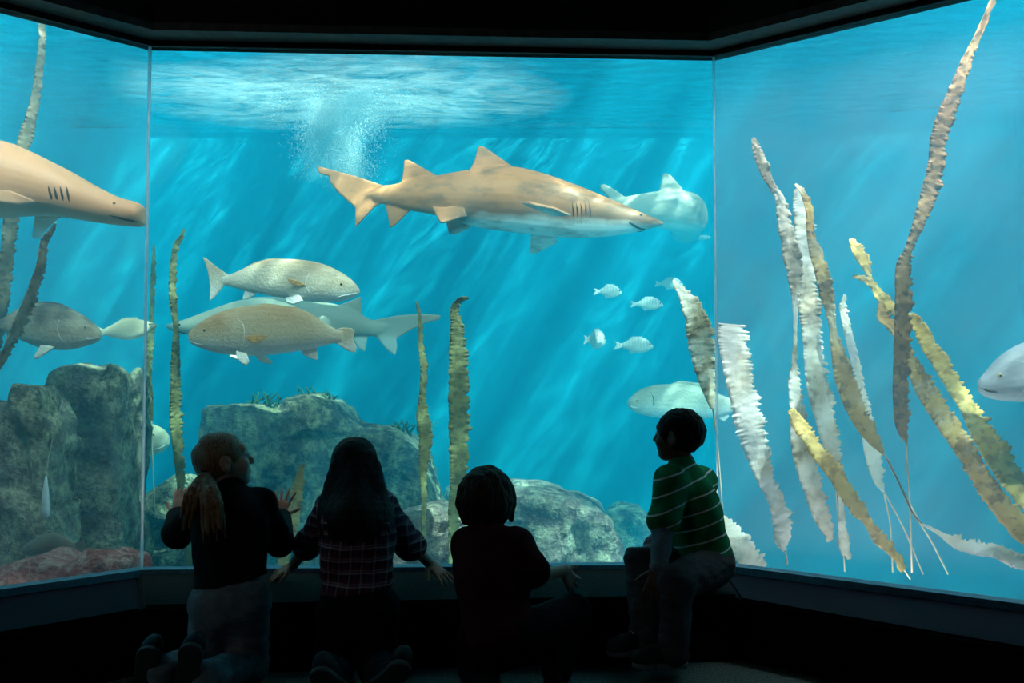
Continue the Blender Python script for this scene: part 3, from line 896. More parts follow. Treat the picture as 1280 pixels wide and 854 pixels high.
class Grid:
    """Signed distance on a grid; pieces are melted together and skinned as one surface."""

    def __init__(self, lo, hi, vox):
        self.lo = np.array(lo, float); self.vox = vox
        self.n = np.ceil((np.array(hi, float) - self.lo) / vox).astype(int) + 1
        self.d = np.full(self.n, 10.0, np.float32)

    def block(self, lo, hi):
        a = np.maximum(((np.array(lo) - self.lo) / self.vox).astype(int) - 1, 0)
        b = np.minimum(((np.array(hi) - self.lo) / self.vox).astype(int) + 3, self.n)
        b = np.maximum(b, a + 1)
        sl = tuple(slice(i, j) for i, j in zip(a, b))
        ax = [self.lo[k] + self.vox * np.arange(a[k], b[k]) for k in range(3)]
        P = np.stack(np.meshgrid(*ax, indexing='ij'), -1)
        return sl, P

    def put(self, sl, q, k):
        d = self.d[sl]
        if k > 0:
            h = np.maximum(k - np.abs(d - q), 0) / k
            self.d[sl] = np.minimum(d, q) - h * h * k * 0.25
        else:
            self.d[sl] = np.minimum(d, q)

    def cut(self, sl, q, k):
        d, q = self.d[sl], -q
        h = np.maximum(k - np.abs(d - q), 0) / max(k, 1e-6)
        self.d[sl] = np.maximum(d, q) + h * h * k * 0.25

    def cap(self, a, b, ra, rb, k=0.02, sub=False):
        a, b = np.array(a, float), np.array(b, float)
        m = max(ra, rb) + k + 2 * self.vox
        sl, P = self.block(np.minimum(a, b) - m, np.maximum(a, b) + m)
        ab = b - a
        t = np.clip(((P - a) @ ab) / max(ab @ ab, 1e-9), 0, 1)
        q = np.linalg.norm(P - a - t[..., None] * ab, axis=-1) - (ra + (rb - ra) * t)
        (self.cut if sub else self.put)(sl, q, k)

    def limb(self, pts, rs, k=0.02):
        for i in range(len(pts) - 1):
            self.cap(pts[i], pts[i + 1], rs[i], rs[i + 1], k)

    def ell(self, c, r, R=None, k=0.02, sub=False):
        c, r = np.array(c, float), np.array(r, float)
        m = r.max() + k + 2 * self.vox
        sl, P = self.block(c - m, c + m)
        q = P - c
        if R is not None: q = q @ np.array(R)          # columns of R are the local axes
        k0 = np.linalg.norm(q / r, axis=-1); k1 = np.linalg.norm(q / (r * r), axis=-1)
        s = k0 * (k0 - 1) / np.maximum(k1, 1e-6)
        (self.cut if sub else self.put)(sl, s, k)

    def box(self, c, h, R=None, rad=0.01, k=0.02, sub=False):
        c, h = np.array(c, float), np.array(h, float)
        m = np.linalg.norm(h) + k + 2 * self.vox
        sl, P = self.block(c - m, c + m)
        q = P - c
        if R is not None: q = q @ np.array(R)
        e = np.abs(q) - (h - rad)
        s = np.linalg.norm(np.maximum(e, 0), axis=-1) + np.minimum(e.max(-1), 0) - rad
        (self.cut if sub else self.put)(sl, s, k)

    def halfspace(self, p, n, k=0.0):
        """Take away everything on the side the normal points to."""
        n = np.array(n, float); n /= np.linalg.norm(n)
        ax = [((self.lo[k] + self.vox * np.arange(self.n[k]) - p[k]) * n[k]).astype(np.float32) for k in range(3)]
        q = ax[0][:, None, None] + ax[1][None, :, None] + ax[2][None, None, :]
        if k > 0:
            h = np.maximum(k - np.abs(self.d - q), 0) / k
            self.d = np.maximum(self.d, q) + h * h * k * 0.25
        else:
            self.d = np.maximum(self.d, q)

    def mesh(self, name, smooth=2):
        d = self.d
        d[0] = d[-1] = 1; d[:, 0] = d[:, -1] = 1; d[:, :, 0] = d[:, :, -1] = 1
        s = d < 0
        n = np.array(d.shape)
        c = [s[i:n[0] - 1 + i, j:n[1] - 1 + j, k:n[2] - 1 + k] for i in (0, 1) for j in (0, 1) for k in (0, 1)]
        cnt = sum(x.astype(np.int8) for x in c)
        act = (cnt > 0) & (cnt < 8)
        idx = -np.ones(act.shape, np.int64)
        cells = np.argwhere(act)
        idx[act] = np.arange(len(cells))
        acc = np.zeros((len(cells), 3)); num = np.zeros(len(cells))
        corners = [(i, j, k) for i in (0, 1) for j in (0, 1) for k in (0, 1)]
        for a in corners:
            for ax in range(3):
                if a[ax]: continue
                b = list(a); b[ax] = 1
                A = cells + a; B = cells + b
                va, vb = d[tuple(A.T)], d[tuple(B.T)]
                x = (va < 0) != (vb < 0)
                t = np.where(x, va / np.where(x, va - vb, 1), 0)
                pt = np.array(a, float)[None].repeat(len(cells), 0); pt[:, ax] += t
                acc += pt * x[:, None]; num += x
        V = (cells + acc / num[:, None]) * self.vox + self.lo
        Fq = []
        for ax in range(3):
            u, w = (ax + 1) % 3, (ax + 2) % 3
            lo_ = np.take(s, range(n[ax] - 1), axis=ax); hi_ = np.take(s, range(1, n[ax]), axis=ax)
            e = np.argwhere(lo_ != hi_)
            e = e[(e[:, u] > 0) & (e[:, w] > 0) & (e[:, u] < n[u] - 1) & (e[:, w] < n[w] - 1)]
            flip = lo_[tuple(e.T)]
            q = []
            for du, dw in ((1, 1), (0, 1), (0, 0), (1, 0)):
                f_ = e.copy(); f_[:, u] -= du; f_[:, w] -= dw
                q.append(idx[tuple(f_.T)])
            q = np.stack(q, -1)
            q[~flip] = q[~flip][:, ::-1]
            Fq.append(q)
        Fq = np.vstack(Fq)
        for _ in range(smooth):
            a_ = np.concatenate([Fq[:, 0], Fq[:, 1], Fq[:, 2], Fq[:, 3]]); b_ = np.concatenate([Fq[:, 1], Fq[:, 2], Fq[:, 3], Fq[:, 0]])
            C_ = np.bincount(a_, minlength=len(V)) + np.bincount(b_, minlength=len(V))
            S_ = np.stack([np.bincount(a_, V[b_, k], len(V)) + np.bincount(b_, V[a_, k], len(V)) for k in range(3)], -1)
            V = V * 0.5 + 0.5 * S_ / C_[:, None]
        me = bpy.data.meshes.new(name)
        me.vertices.add(len(V)); me.vertices.foreach_set('co', V.ravel())
        me.loops.add(Fq.size); me.loops.foreach_set('vertex_index', Fq.ravel().astype(np.int32))
        me.polygons.add(len(Fq)); me.polygons.foreach_set('loop_start', np.arange(0, Fq.size, 4, dtype=np.int32))
        me.polygons.foreach_set('loop_total', np.full(len(Fq), 4, np.int32))
        me.update(calc_edges=True); me.validate()
        return me


# ------------------------------------------------------------------ rocks
def poly_sdf(P2, poly):
    poly = np.array(poly, float)
    d = np.full(P2.shape[:-1], 1e9); ins = np.zeros(P2.shape[:-1], bool)
    for a, b in zip(poly, np.roll(poly, -1, 0)):
        e = b - a; w = P2 - a
        t = np.clip((w @ e) / max(e @ e, 1e-9), 0, 1)
        q = w - t[..., None] * e
        d = np.minimum(d, (q * q).sum(-1))
        c = (a[1] > P2[..., 1]) != (b[1] > P2[..., 1])
        xx = a[0] + (P2[..., 1] - a[1]) / (b[1] - a[1] if b[1] != a[1] else 1e-9) * e[0]
        ins ^= c & (P2[..., 0] < xx)
    d = np.sqrt(d)
    return np.where(ins, -d, d)


def rock_mat(name, a, b, c, scale=1.0, veins=(0.5, 0.55, 0.4)):
    T = NT(name)
    v = T.coord()
    n1 = T.noise(v, 2.2 * scale, 6, 0.62, 0.4)
    n2 = T.noise(v, 9 * scale, 7, 0.65)
    col = T.mix(T.ramp(n2, [(0.44, (0, 0, 0)), (0.6, (0.9,) * 3)]), T.ramp(n1, [(0.42, a), (0.58, b)]), c)
    rd = T.n('ShaderNodeTexNoise'); rd.inputs['Scale'].default_value = 3.4 * scale; rd.inputs['Detail'].default_value = 8; rd.inputs['Roughness'].default_value = .6
    rd.noise_type = 'RIDGED_MULTIFRACTAL'
    T.l(T.coord((1, 1, 1.7)), rd.inputs['Vector'])
    ridge = rd.outputs['Fac']
    vein = T.ramp(ridge, [(0.45, (0, 0, 0)), (0.9, (.55,) * 3)])
    col = T.mix(vein, col, veins)
    n3 = T.noise(v, 32 * scale, 5, .7)
    col = T.mix(T.ramp(n3, [(.35, (.55,) * 3), (.55, (0, 0, 0))]), col, tuple(q * .4 for q in a))
    h = T.math('ADD', T.math('ADD', n2, T.math('MULTIPLY', n1, 1.5)), T.math('MULTIPLY', ridge, 0.5))
    T.principled(col, 0.9, 0.12, T.bump(h, 1.0, 0.14))
    return T.m


def rock(label, outline, D, depth, vox, mat, seed=0, amp=0.085, rnd=0.07, cat='rock', lean=0.0, name='rock'):
    """A boulder whose outline in the photograph is given in pixels, D metres off, `depth` metres thick, with ledges and clefts."""
    P0 = [at(x, y, D) for x, y in outline]
    for p, (x, y) in zip(P0, outline):
        if y >= 720: p.z = BED - 0.04
    xs, zs = [p.x for p in P0], [p.z for p in P0]
    pad = amp + 3 * vox
    g = Grid((min(xs) - pad, D - depth / 2 - pad, min(zs) - pad), (max(xs) + pad, D + depth / 2 + pad, max(zs) + pad), vox)
    sl, P = g.block(g.lo, g.lo + g.vox * g.n)
    N = fbm(P * (1, 1, 1.6), 1.6, 5, seed, 0.55)
    cell = np.floor(P[..., 2] * 4.5 + 0.8 * vnoise(P, 1.3, seed + 9))
    ledge = vnoise(np.stack([P[..., 0] * 1.7, P[..., 1] * 1.7, cell * 7.3], -1), 1.0, seed + 4)
    q2 = poly_sdf(P[..., [0, 2]], list(zip(xs, zs)))
    qy = np.abs(P[..., 1] - D - lean * (P[..., 2] - min(zs))) - depth / 2
    a, b = q2 + rnd, qy + rnd
    q = np.minimum(np.maximum(a, b), 0) + np.sqrt(np.maximum(a, 0) ** 2 + np.maximum(b, 0) ** 2) - rnd
    fr = np.clip(-q2 / 0.25, 0.25, 1)
    q = q + (N * amp + ledge * amp * 1.2) * fr - np.abs(fbm(P * (1, 1, 1.5), 5.5, 3, seed + 30)) * 0.03 + 0.01
    for sc_, dp_, sd_ in ((1.5, .085, 40), (3.4, .045, 44)):
        cr = vnoise(P * (1.2, 1, 1) + .15 * N[..., None], sc_, seed + sd_)
        q = q + dp_ * 1.5 * np.exp(-(cr / .09) ** 2) * fr
    g.d[sl] = q
    me = g.mesh(name, 1)
    return tag(link(name, me, mat), label, cat)


m_rock = rock_mat('grey_rock', (0.08, 0.075, 0.07), (0.30, 0.25, 0.21), (0.62, 0.57, 0.34))
m_rock_far = rock_mat('brown_rock', (0.17, 0.12, 0.12), (0.42, 0.30, 0.27), (0.62, 0.54, 0.40))
m_rock_left = rock_mat('mossy_rock', (0.10, 0.11, 0.08), (0.38, 0.36, 0.29), (0.72, 0.72, 0.45), 1.2)
m_rock_pink = rock_mat('pink_crust_rock', (0.38, 0.12, 0.12), (0.62, 0.24, 0.22), (0.75, 0.5, 0.46), 1.6, (0.2, 0.06, 0.07))

rock('tall grey rock stack in the middle, behind the long haired child', [(268, 720), (272, 560), (278, 508), (322, 504), (365, 512), (374, 497), (400, 495), (432, 505), (448, 528), (500, 536), (528, 552), (540, 590), (556, 640), (560, 720), (500, 800), (300, 800)],
     7.6, 1.2, 0.035, m_rock, 3)
rock('low boulder at the foot of the tall grey rock stack', [(470, 740), (500, 640), (545, 625), (590, 640), (612, 700), (610, 780), (480, 780)],
     6.2, 0.6, 0.035, m_rock_far, 11)
rock('broad low rock behind the shaggy haired child', [(560, 760), (585, 625), (625, 607), (670, 605), (715, 618), (752, 632), (770, 670), (780, 760)],
     7.2, 1.1, 0.035, m_rock_far, 21)
rock('small rock at the right end of the broad low rock, beside the seated child', [(738, 760), (757, 640), (775, 632), (800, 634), (822, 650), (850, 700), (860, 760)],
     8.4, 0.8, 0.035, m_rock, 31)
rock('dark far rock seen between the tall rock stack and the tall green kelp', [(520, 720), (538, 650), (560, 605), (590, 600), (606, 640), (640, 720)],
     9.1, 0.7, 0.04, m_rock, 37)
rock('low rock between the corner of the glass and the blond child', [(150, 760), (165, 640), (196, 608), (232, 590), (256, 604), (268, 650), (272, 760)],
     6.68, 0.42, 0.035, m_rock_left, 41)
rock('large mossy cliff of rock filling the lower left pane', [(60, 800), (66, 520), (82, 462), (120, 452), (150, 470), (160, 456), (170, 470), (171, 560), (168, 700), (166, 800)],
     5.88, 0.6, 0.026, m_rock_left, 52, 0.07, 0.05)
rock('lower mossy shoulder of rock at the left edge', [(-90, 800), (-80, 520), (-20, 500), (22, 500), (34, 480), (62, 482), (80, 540), (85, 700), (80, 800)],
     5.15, 0.42, 0.026, m_rock_left, 63, 0.06, 0.05)
rock('pink crusted rock low in the left pane', [(-60, 760), (-40, 716), (0, 712), (30, 700), (62, 690), (95, 700), (120, 690), (150, 687), (176, 692), (182, 720), (170, 760)],
     4.58, 0.4, 0.018, m_rock_pink, 71, 0.03, 0.06)

# little weeds on the rock stack
m_weed = simple('green_weed', (0.05, 0.12, 0.06), 0.7, 0.2, 30, 0.5)
for cx, cy_, D_, n_, lab in ((330, 507, 7.3, 11, 'small dark weed tuft on the left shoulder of the rock stack'),
                             (393, 498, 7.5, 9, 'small dark weed tuft on the summit of the rock stack'),
                             (512, 540, 7.4, 12, 'small dark weed tuft beside the dark kelp on the right shoulder of the rock stack')):
    rg = random.Random(cx)
    bm = bmesh.new()
    b0 = at(cx, cy_ + 6, D_)
    for k in range(n_):
        dx = rg.uniform(-.12, .12)
        h = rg.uniform(.05, .13)
        p0 = b0 + Vector((dx, rg.uniform(-.06, .06), 0))
        p1 = p0 + Vector((rg.uniform(-.05, .05), rg.uniform(-.04, .04), h * .6)); p2 = p1 + Vector((rg.uniform(-.06, .06), rg.uniform(-.04, .04), h * .5))
        tube(bm, catmull([p0, p1, p2], 6), [.007, .009, .01, .008, .006, .002], 5)
        for q in (0.4, 0.7):
            c_ = p0.lerp(p2, q)
            tube(bm, [c_, c_ + Vector((rg.uniform(-.05, .05), rg.uniform(-.03, .03), .03))], [.006, .002], 5)
    tag(link('sea_weed', bm_mesh('sea_weed', bm), m_weed), lab, 'seaweed')


# ------------------------------------------------------------------ kelp
def kelp_mat(name, a, b, spots, pale, spot_amt=0.7, pale_amt=0.3):
    T = NT(name)
    v = T.coord()
    n1 = T.noise(v, 7, 5, 0.6)
    n2 = T.noise(v, 16, 5, 0.6)
    n3 = T.noise(v, 3.2, 5, 0.6)
    c = T.ramp(n1, [(0.35, a), (0.65, b)])
    c = T.mix(T.ramp(n2, [(0.53, (0, 0, 0)), (0.58, (spot_amt,) * 3)]), c, spots)
    c = T.mix(T.ramp(n3, [(0.62 - pale_amt * .4, (0, 0, 0)), (0.72 - pale_amt * .3, (min(1, pale_amt * 2),) * 3)]), c, pale)
    p = T.n('ShaderNodeBsdfPrincipled'); T.l(c, p.inputs['Base Color']); p.inputs['Roughness'].default_value = 0.5
    p.inputs['Specular IOR Level'].default_value = 0.35
    T.l(T.bump(T.noise(v, 28, 6, .65), 0.9, 0.012), p.inputs['Normal'])
    tl = T.n('ShaderNodeBsdfTranslucent'); T.l(c, tl.inputs[0])
    mx = T.n('ShaderNodeMixShader'); mx.inputs[0].default_value = 0.45
    T.l(p.outputs[0], mx.inputs[1]); T.l(tl.outputs[0], mx.inputs[2]); T.l(mx.outputs[0], T.out.inputs['Surface'])
    return T.m


KM = {
    'ochre': kelp_mat('ochre_kelp', (0.60, 0.36, 0.10), (0.82, 0.62, 0.22), (0.22, 0.13, 0.05), (0.92, 0.88, 0.7)),
    'yellow': kelp_mat('yellow_kelp', (0.80, 0.55, 0.12), (0.92, 0.74, 0.28), (0.34, 0.2, 0.06), (0.95, 0.92, 0.7), 0.5, 0.2),
    'white': kelp_mat('white_kelp', (0.88, 0.85, 0.72), (0.97, 0.95, 0.88), (0.55, 0.40, 0.22), (0.98, 0.98, 0.96), 0.35, 0.5),
    'brown': kelp_mat('brown_kelp', (0.34, 0.19, 0.08), (0.60, 0.38, 0.16), (0.14, 0.08, 0.04), (0.82, 0.62, 0.30), 0.75, 0.25),
    'mixed': kelp_mat('mixed_kelp', (0.50, 0.42, 0.30), (0.80, 0.74, 0.58), (0.20, 0.15, 0.10), (0.95, 0.93, 0.86), 0.6, 0.5),
    'olive': kelp_mat('olive_kelp', (0.17, 0.17, 0.06), (0.36, 0.34, 0.14), (0.08, 0.08, 0.04), (0.5, 0.5, 0.3), 0.5, 0.15),
    'dark': kelp_mat('dark_kelp', (0.20, 0.17, 0.11), (0.36, 0.30, 0.20), (0.08, 0.07, 0.05), (0.6, 0.58, 0.48), 0.6, 0.3),
}
m_stipe = simple('kelp_stipe', (0.5, 0.47, 0.36), 0.6, 0.3, 30, 0.2)


def ribbon(pts, D0, D1, twist, seed, ruffle, o=None, seglen=0.005):
    """A ribbon of kelp along pixels (px, py, width in pixels), from D0 to D1 metres off, with scalloped frilled rims and real thickness."""
    rg = random.Random(seed)
    n0 = max(24, int(sum(math.hypot(b[0] - a[0], b[1] - a[1]) for a, b in zip(pts, pts[1:])) / F * D0 / seglen))
    C = catmull(pts, n0)
    m = 9
    ph = [rg.uniform(0, 6.28) for _ in range(8)]
    P = [at(c[0], c[1], D0 + (D1 - D0) * i / (n0 - 1) + 0.03 * math.sin(ph[0] + 5 * i / n0)) for i, c in enumerate(C)]
    o = o or P[-1]
    top, bot = [], []
    s = 0.0
    for i in range(n0):
        t = (P[min(i + 1, n0 - 1)] - P[max(i - 1, 0)]).normalized()
        view = (P[i] - Vector((0, 0, EYE))).normalized()
        lat = t.cross(view).normalized()
        u = i / (n0 - 1)
        ang = KELP_BIAS + twist * (math.sin(ph[1] + 7 * u) * .7 + .3 * math.sin(ph[2] + 17 * u))
        D = P[i].y
        w = max(C[i][2], 1.2) / F * D / 2 / max(math.cos(ang), .55)
        lat = Matrix.Rotation(ang, 3, t) @ lat
        nr = t.cross(lat).normalized()
        if i: s += (P[i] - P[i - 1]).length
        ra, rb = [], []
        for k in range(m):
            q = -1 + 2 * k / (m - 1)
            side = ph[3] if q < 0 else ph[4]
            e = abs(q) ** 2
            fr = .9 * mnoise.noise((s * 38, side * 3, 0)) + 1.3 * mnoise.noise((s * 105, side * 3, 7))
            lateral = w * q * (1 + 0.20 * ruffle * e * fr * (1 if abs(q) > .9 else .3))
            out = ruffle * (e * e * fr * min(w * .5, .013) + .22 * min(w, .02) * mnoise.noise((s * 34, q * 1.6, ph[6]))) + 0.10 * w * (1 - q * q) * math.sin(s * 9 + ph[5])
            c = P[i] + lat * lateral + nr * out - o
            th = 0.0022 * (1.6 - abs(q))
            ra.append(c + nr * th); rb.append(c - nr * th)
        top.append(ra); bot.append(rb)
    vs = [v for r in top for v in r] + [v for r in bot for v in r]
    off = n0 * m
    fs = []
    for i in range(n0 - 1):
        for k in range(m - 1):
            a = i * m + k
            fs.append((a, a + 1, a + m + 1, a + m)); fs.append((off + a, off + a + m, off + a + m + 1, off + a + 1))
        a = i * m
        fs.append((a, a + m, off + a + m, off + a)); a += m - 1
        fs.append((a, off + a, off + a + m, a + m))
    for a in (0, (n0 - 1) * m):
        for k in range(m - 1):
            fs.append((a + k, off + a + k, off + a + k + 1, a + k + 1))
    me = mesh_np('blade', vs, fs)
    bm = bmesh.new(); bm.from_mesh(me); bmesh.ops.recalc_face_normals(bm, faces=bm.faces[:]); bm.to_mesh(me); bm.free()
    return me, o


def kelp(label, pal, pts, D0, D1, twist=0.6, seed=0, stems=(), ruffle=1.0, more=()):
    me, o = ribbon(pts, D0, D1, twist, seed, ruffle)
    root = empty('kelp_frond', o)
    tag(root, label, 'kelp', 'kelp fronds in the tank')
    link('blade', me, KM[pal], root)
    for p_, a_, b_ in more:
        link('blade', ribbon(p_, a_, b_, .3, seed + 50, ruffle, o)[0], KM[pal], root)
    for st in stems:
        bm = bmesh.new()
        Q = catmull([at(x, y, D1 + (0.0 if j == 0 else 0.01)) - o for j, (x, y) in enumerate(st)], 14)
        tube(bm, Q, 0.0042, 6)
        link('stem', bm_mesh('stem', bm), m_stipe, root)
    return root


kelp('tallest brown kelp frond, running from the top edge down the right pane', 'brown', [(1246, -14, 6), (1241.7, 0, 7), (1222, 46, 9), (1208, 77, 13), (1194, 116, 18), (1180, 151, 21), (1173, 176, 20), (1170, 207, 19), (1166, 228, 21), (1157, 256, 19), (1145, 288, 13), (1135, 315, 11),
      (1130, 336, 19), (1128.6, 403, 19), (1127, 455, 19), (1126, 505, 18), (1128, 536, 14), (1133, 554, 2)], 4.35, 4.5, 0.35, 1, [[(1133, 552), (1134, 580), (1137, 624), (1140, 716)]])
kelp('pale long kelp frond, its tip highest at the left of the right pane', 'mixed', [(941, 172, 3), (944, 181, 9), (948.5, 193, 13), (955.5, 211, 14), (962.5, 228, 9), (975, 249, 12), (980, 274, 17), (985, 298, 19), (992, 325.6, 21), (994, 350, 17), (994, 371, 9), (994, 399, 5), (994, 431, 5), (992, 459, 8),
      (994, 483.7, 15), (997.6, 512, 18), (1000, 541, 23), (1006, 574.6, 26), (1017, 612, 24), (1027, 645, 20), (1036, 668, 11), (1034, 678, 3)], 4.75, 4.7, 0.6, 2)
kelp('bright yellow frilled kelp frond slanting down to the sill of the right pane', 'yellow', [(988, 512, 8), (1001, 533, 18), (1012, 548, 17), (1025, 568, 19), (1044, 591, 21), (1058, 616, 19), (1073, 637, 19), (1085, 653, 11), (1100, 674, 16), (1116, 691, 10), (1130, 713, 10)], 4.5, 4.42, 0.5, 3, [[(1130, 712), (1138, 724)]])
kelp('broad grey and white kelp frond with dark spots, twisted behind the ochre one', 'mixed', [(997, 236, 9), (1000, 250, 17), (1003, 267, 22), (1006, 292, 24), (1006, 326, 25), (1008, 357, 25), (1011.7, 389, 26), (1015, 420, 23), (1019, 455, 26), (1024, 490, 27), (1033, 526, 25), (1040, 557, 21),
      (1045, 575, 12), (1049, 600, 7), (1052, 641, 7), (1055, 682, 13), (1062, 699, 6)], 5.1, 5.0, 0.5, 4, [[(1043, 572), (1047, 640), (1052, 660), (1056, 715)]])
kelp('ochre kelp frond with spotted rim between the grey one and a thin pale one', 'ochre', [(994, 230, 3), (1004.7, 242, 7), (1011.7, 263, 10), (1013, 291, 9), (1018.7, 312, 15), (1027.5, 340, 17), (1033, 364, 18), (1038, 389, 12), (1041.5, 413.5, 9), (1047, 438, 16), (1054, 466, 23), (1063, 494, 24),
      (1075, 522, 22), (1090.7, 547, 17), (1105, 569, 3)], 4.85, 4.75, 0.45, 5, [[(1105, 567), (1145, 645), (1165, 678), (1185, 718)]])
kelp('thin pale kelp frond standing behind the ochre one', 'white', [(1056, 368, 3), (1054, 385, 9), (1061, 420, 10), (1069.6, 455, 11), (1076.7, 490, 11), (1083, 519, 14), (1088, 554, 18), (1093.5, 579, 18), (1099, 603, 11), (1104, 615, 2)], 5.0, 4.95, 0.3, 6,
     [[(1104, 613), (1112, 650), (1114, 672), (1116, 716)], [(1104, 613), (1128, 657), (1154, 718)]])
kelp('long yellow kelp frond crossing diagonally to the right edge', 'yellow', [(1066, 345, 4), (1080, 348.5, 8), (1091, 356, 10), (1105, 375, 13), (1126, 392, 15), (1145, 404, 16), (1161, 431, 19), (1178.5, 459, 19), (1196, 487, 19), (1213, 512, 22), (1228, 540, 27), (1248, 572, 31), (1274, 608, 30), (1300, 640, 26), (1330, 675, 12)], 5.05, 4.72, 0.5, 8,
     more=[([(1064, 299, 5), (1068, 306, 11), (1073, 314, 15), (1082, 330, 12), (1087, 345, 5), (1090, 354, 3)], 5.06, 5.03)])
kelp('brown and yellow kelp frond just under the long yellow diagonal one', 'ochre', [(1100, 378, 3), (1103, 390, 13), (1106, 398, 15), (1115, 408, 11), (1124, 424, 10), (1140, 452, 14), (1152, 477, 23), (1168, 505, 25), (1185, 530, 26), (1203, 556, 25), (1216, 580, 24), (1231, 604, 24), (1250, 630, 26), (1274, 658, 28), (1300, 690, 14)], 4.74, 4.5, 0.55, 9)
kelp('pale ragged kelp frond lying low along the sill at the right edge', 'white', [(1152, 655, 2), (1174, 666, 6), (1195, 678, 15), (1220, 686, 16), (1245, 689, 18), (1270, 701, 18), (1296, 711, 12), (1320, 722, 4)], 4.3, 4.0, 0.5, 10, [[(1152, 655), (1140, 640), (1122, 600), (1108, 572)]])
kelp('broad white kelp frond just right of the bright corner seam', 'white', [(914.5, 405, 31), (916, 414, 35), (917.5, 431, 36), (920, 452, 34), (924, 476, 32), (931, 505, 34), (938, 533, 36), (942, 550, 33), (950.5, 579, 27), (961, 608, 19), (971, 628, 20), (977, 653, 22), (978, 676, 18), (981, 690, 3)], 4.62, 4.6, 0.35, 11,
     [[(981, 689), (983, 696), (984, 706)]])
kelp('mottled cream kelp frond cut by the bright corner seam, above the seated child', 'mixed', [(842, 350, 3), (846, 357, 8), (853, 365, 13), (862, 379, 22), (869, 395, 27), (874, 412, 32), (877, 432, 32), (880, 452, 28), (883, 471, 22), (887, 491, 15), (891, 511, 5)], 4.72, 4.75, 0.2, 12, [[(891, 510), (897, 560), (903, 640)]], ruffle=.8)
kelp('whitish kelp frond at the sill behind the seated child', 'white', [(893, 636, 8), (904, 656, 24), (918, 676, 32), (934, 695, 30), (952, 716, 22)], 4.66, 4.6, 0.3, 13)
kelp('dark narrow kelp frond crossing behind the peach shark at the upper left', 'dark', [(51, 14, 6), (51.6, 24, 8), (52.7, 46, 8), (51, 70, 9), (48.5, 91, 10), (45, 119, 11), (39, 147, 13), (33, 169, 17), (27, 190, 14), (19, 225, 13), (15, 262, 18), (11, 302, 16), (6, 348, 16), (2, 393, 13), (-6, 450, 10)], 5.5, 5.5, 0.35, 14)
kelp('slanting dark kelp frond with notched rim in front of the banded fish', 'dark', [(69, 279, 3), (64, 290, 7), (56, 302, 10), (51, 330, 10), (42, 362, 13), (28, 397, 15), (14, 428, 12), (2, 453, 7), (-8, 476, 3)], 4.72, 4.68, 0.4, 15, [[(-8, 475), (-16, 520), (-20, 560)]])
kelp('thread thin olive kelp frond beside the left corner seam', 'olive', [(192.5, 306, 2), (191.4, 344, 6), (189.7, 386, 5), (188, 428, 8), (186.5, 464, 6), (188, 502, 7), (189.5, 527, 3)], 6.34, 6.34, 0.4, 16, [[(189.5, 526), (191, 580), (194, 650)]])
kelp('narrow olive kelp frond rising just left of the pale shark', 'olive', [(231, 286, 2), (226, 297, 5), (219.5, 309, 7), (216, 341, 8), (216, 372, 9), (220, 411, 7), (219.5, 446, 11), (219.5, 478, 12), (219.5, 513, 14), (221, 541, 14), (226, 600, 10), (232, 650, 10), (236, 712, 8)], 5.9, 5.9, 0.4, 17)
kelp('dark olive kelp frond in front of the right side of the rock stack', 'olive', [(521, 377, 3), (525, 400, 5), (526, 430, 6), (528.5, 450, 9), (530, 463, 9), (528, 498, 9), (528, 520, 15), (532, 538, 17), (531, 564, 15), (529, 590, 10), (530, 625, 7), (530, 662, 6), (531, 705, 5)], 5.75, 5.75, 0.3, 18)
kelp('straight broad green kelp frond between the long haired and the shaggy haired child', 'olive', [(586, 373, 2), (580, 373, 5), (573, 377, 8), (568, 388, 11), (571, 405, 15), (572, 430, 20), (573, 463, 24), (573.5, 515, 25), (574, 564, 24), (573, 603, 20), (568, 634, 15), (566, 670, 11), (565, 720, 8)], 5.7, 5.7, 0.2, 19)
kelp('yellowish kelp frond in front of the rock between the blond and the long haired child', 'ochre', [(378, 580, 4), (374, 600, 12), (369, 630, 17), (362, 665, 18), (354, 700, 14), (350, 730, 8)], 5.8, 5.8, 0.3, 20)

# clear float hanging on a line in front of the mossy rock
fl = empty('glass_float', at(57, 622, 4.75))
tag(fl, 'clear teardrop float on a thin line in front of the mossy rock', 'float')
bm = bmesh.new()
prof = [(0.0, .105), (.006, .095), (.009, .07), (.014, .03), (.019, -.02), (.022, -.06), (.019, -.085), (.010, -.098), (0.0, -.10)]
vv = [[bm.verts.new((max(r, .0004) * math.cos(a), max(r, .0004) * math.sin(a), z)) for a in np.linspace(0, 2 * math.pi, 16, endpoint=False)] for r, z in prof]
for A, Bv in zip(vv, vv[1:]):
    for k in range(16): bm.faces.new((A[k], A[(k + 1) % 16], Bv[(k + 1) % 16], Bv[k]))
link('float_body', bm_mesh('float_body', bm), simple('float_plastic', (0.75, 0.82, 0.85), 0.15, 0.7, 30, 0.1, 0.05), fl)
bm = bmesh.new()
tube(bm, catmull([at(x, y, 4.75) - at(57, 622, 4.75) for x, y in ((57, 596), (62, 565), (70, 535), (78, 500))], 12), .0028, 6)
link('line', bm_mesh('line', bm), m_stipe, fl)

# dim fish resting at the foot of the mossy rock
Z_ = Fish([(28, 684, 692, .5), (36, 678, 695, .6), (50, 670, 697, .62), (68, 666, 697, .6), (84, 672, 694, .5), (94, 679, 689, .45)], 4.84, 0.003, rings=28, around=16)
Z_.fin([(92, 680), (104, 674), (108, 684), (104, 694), (92, 688)], .008)
Z_.fin([(48, 672), (62, 664), (80, 668), (78, 674)], .008)
Z_.done('small_fish', 'dim brown fish resting just above the pink rock', 'fish', fish_mat('dim_fish_skin', (0.12, 0.11, 0.08), (0.25, 0.23, 0.18), (0.4, 0.4, 0.35), -.05, .06, scales=120))
Z_.eye(38, 683, .004, m_pupil)

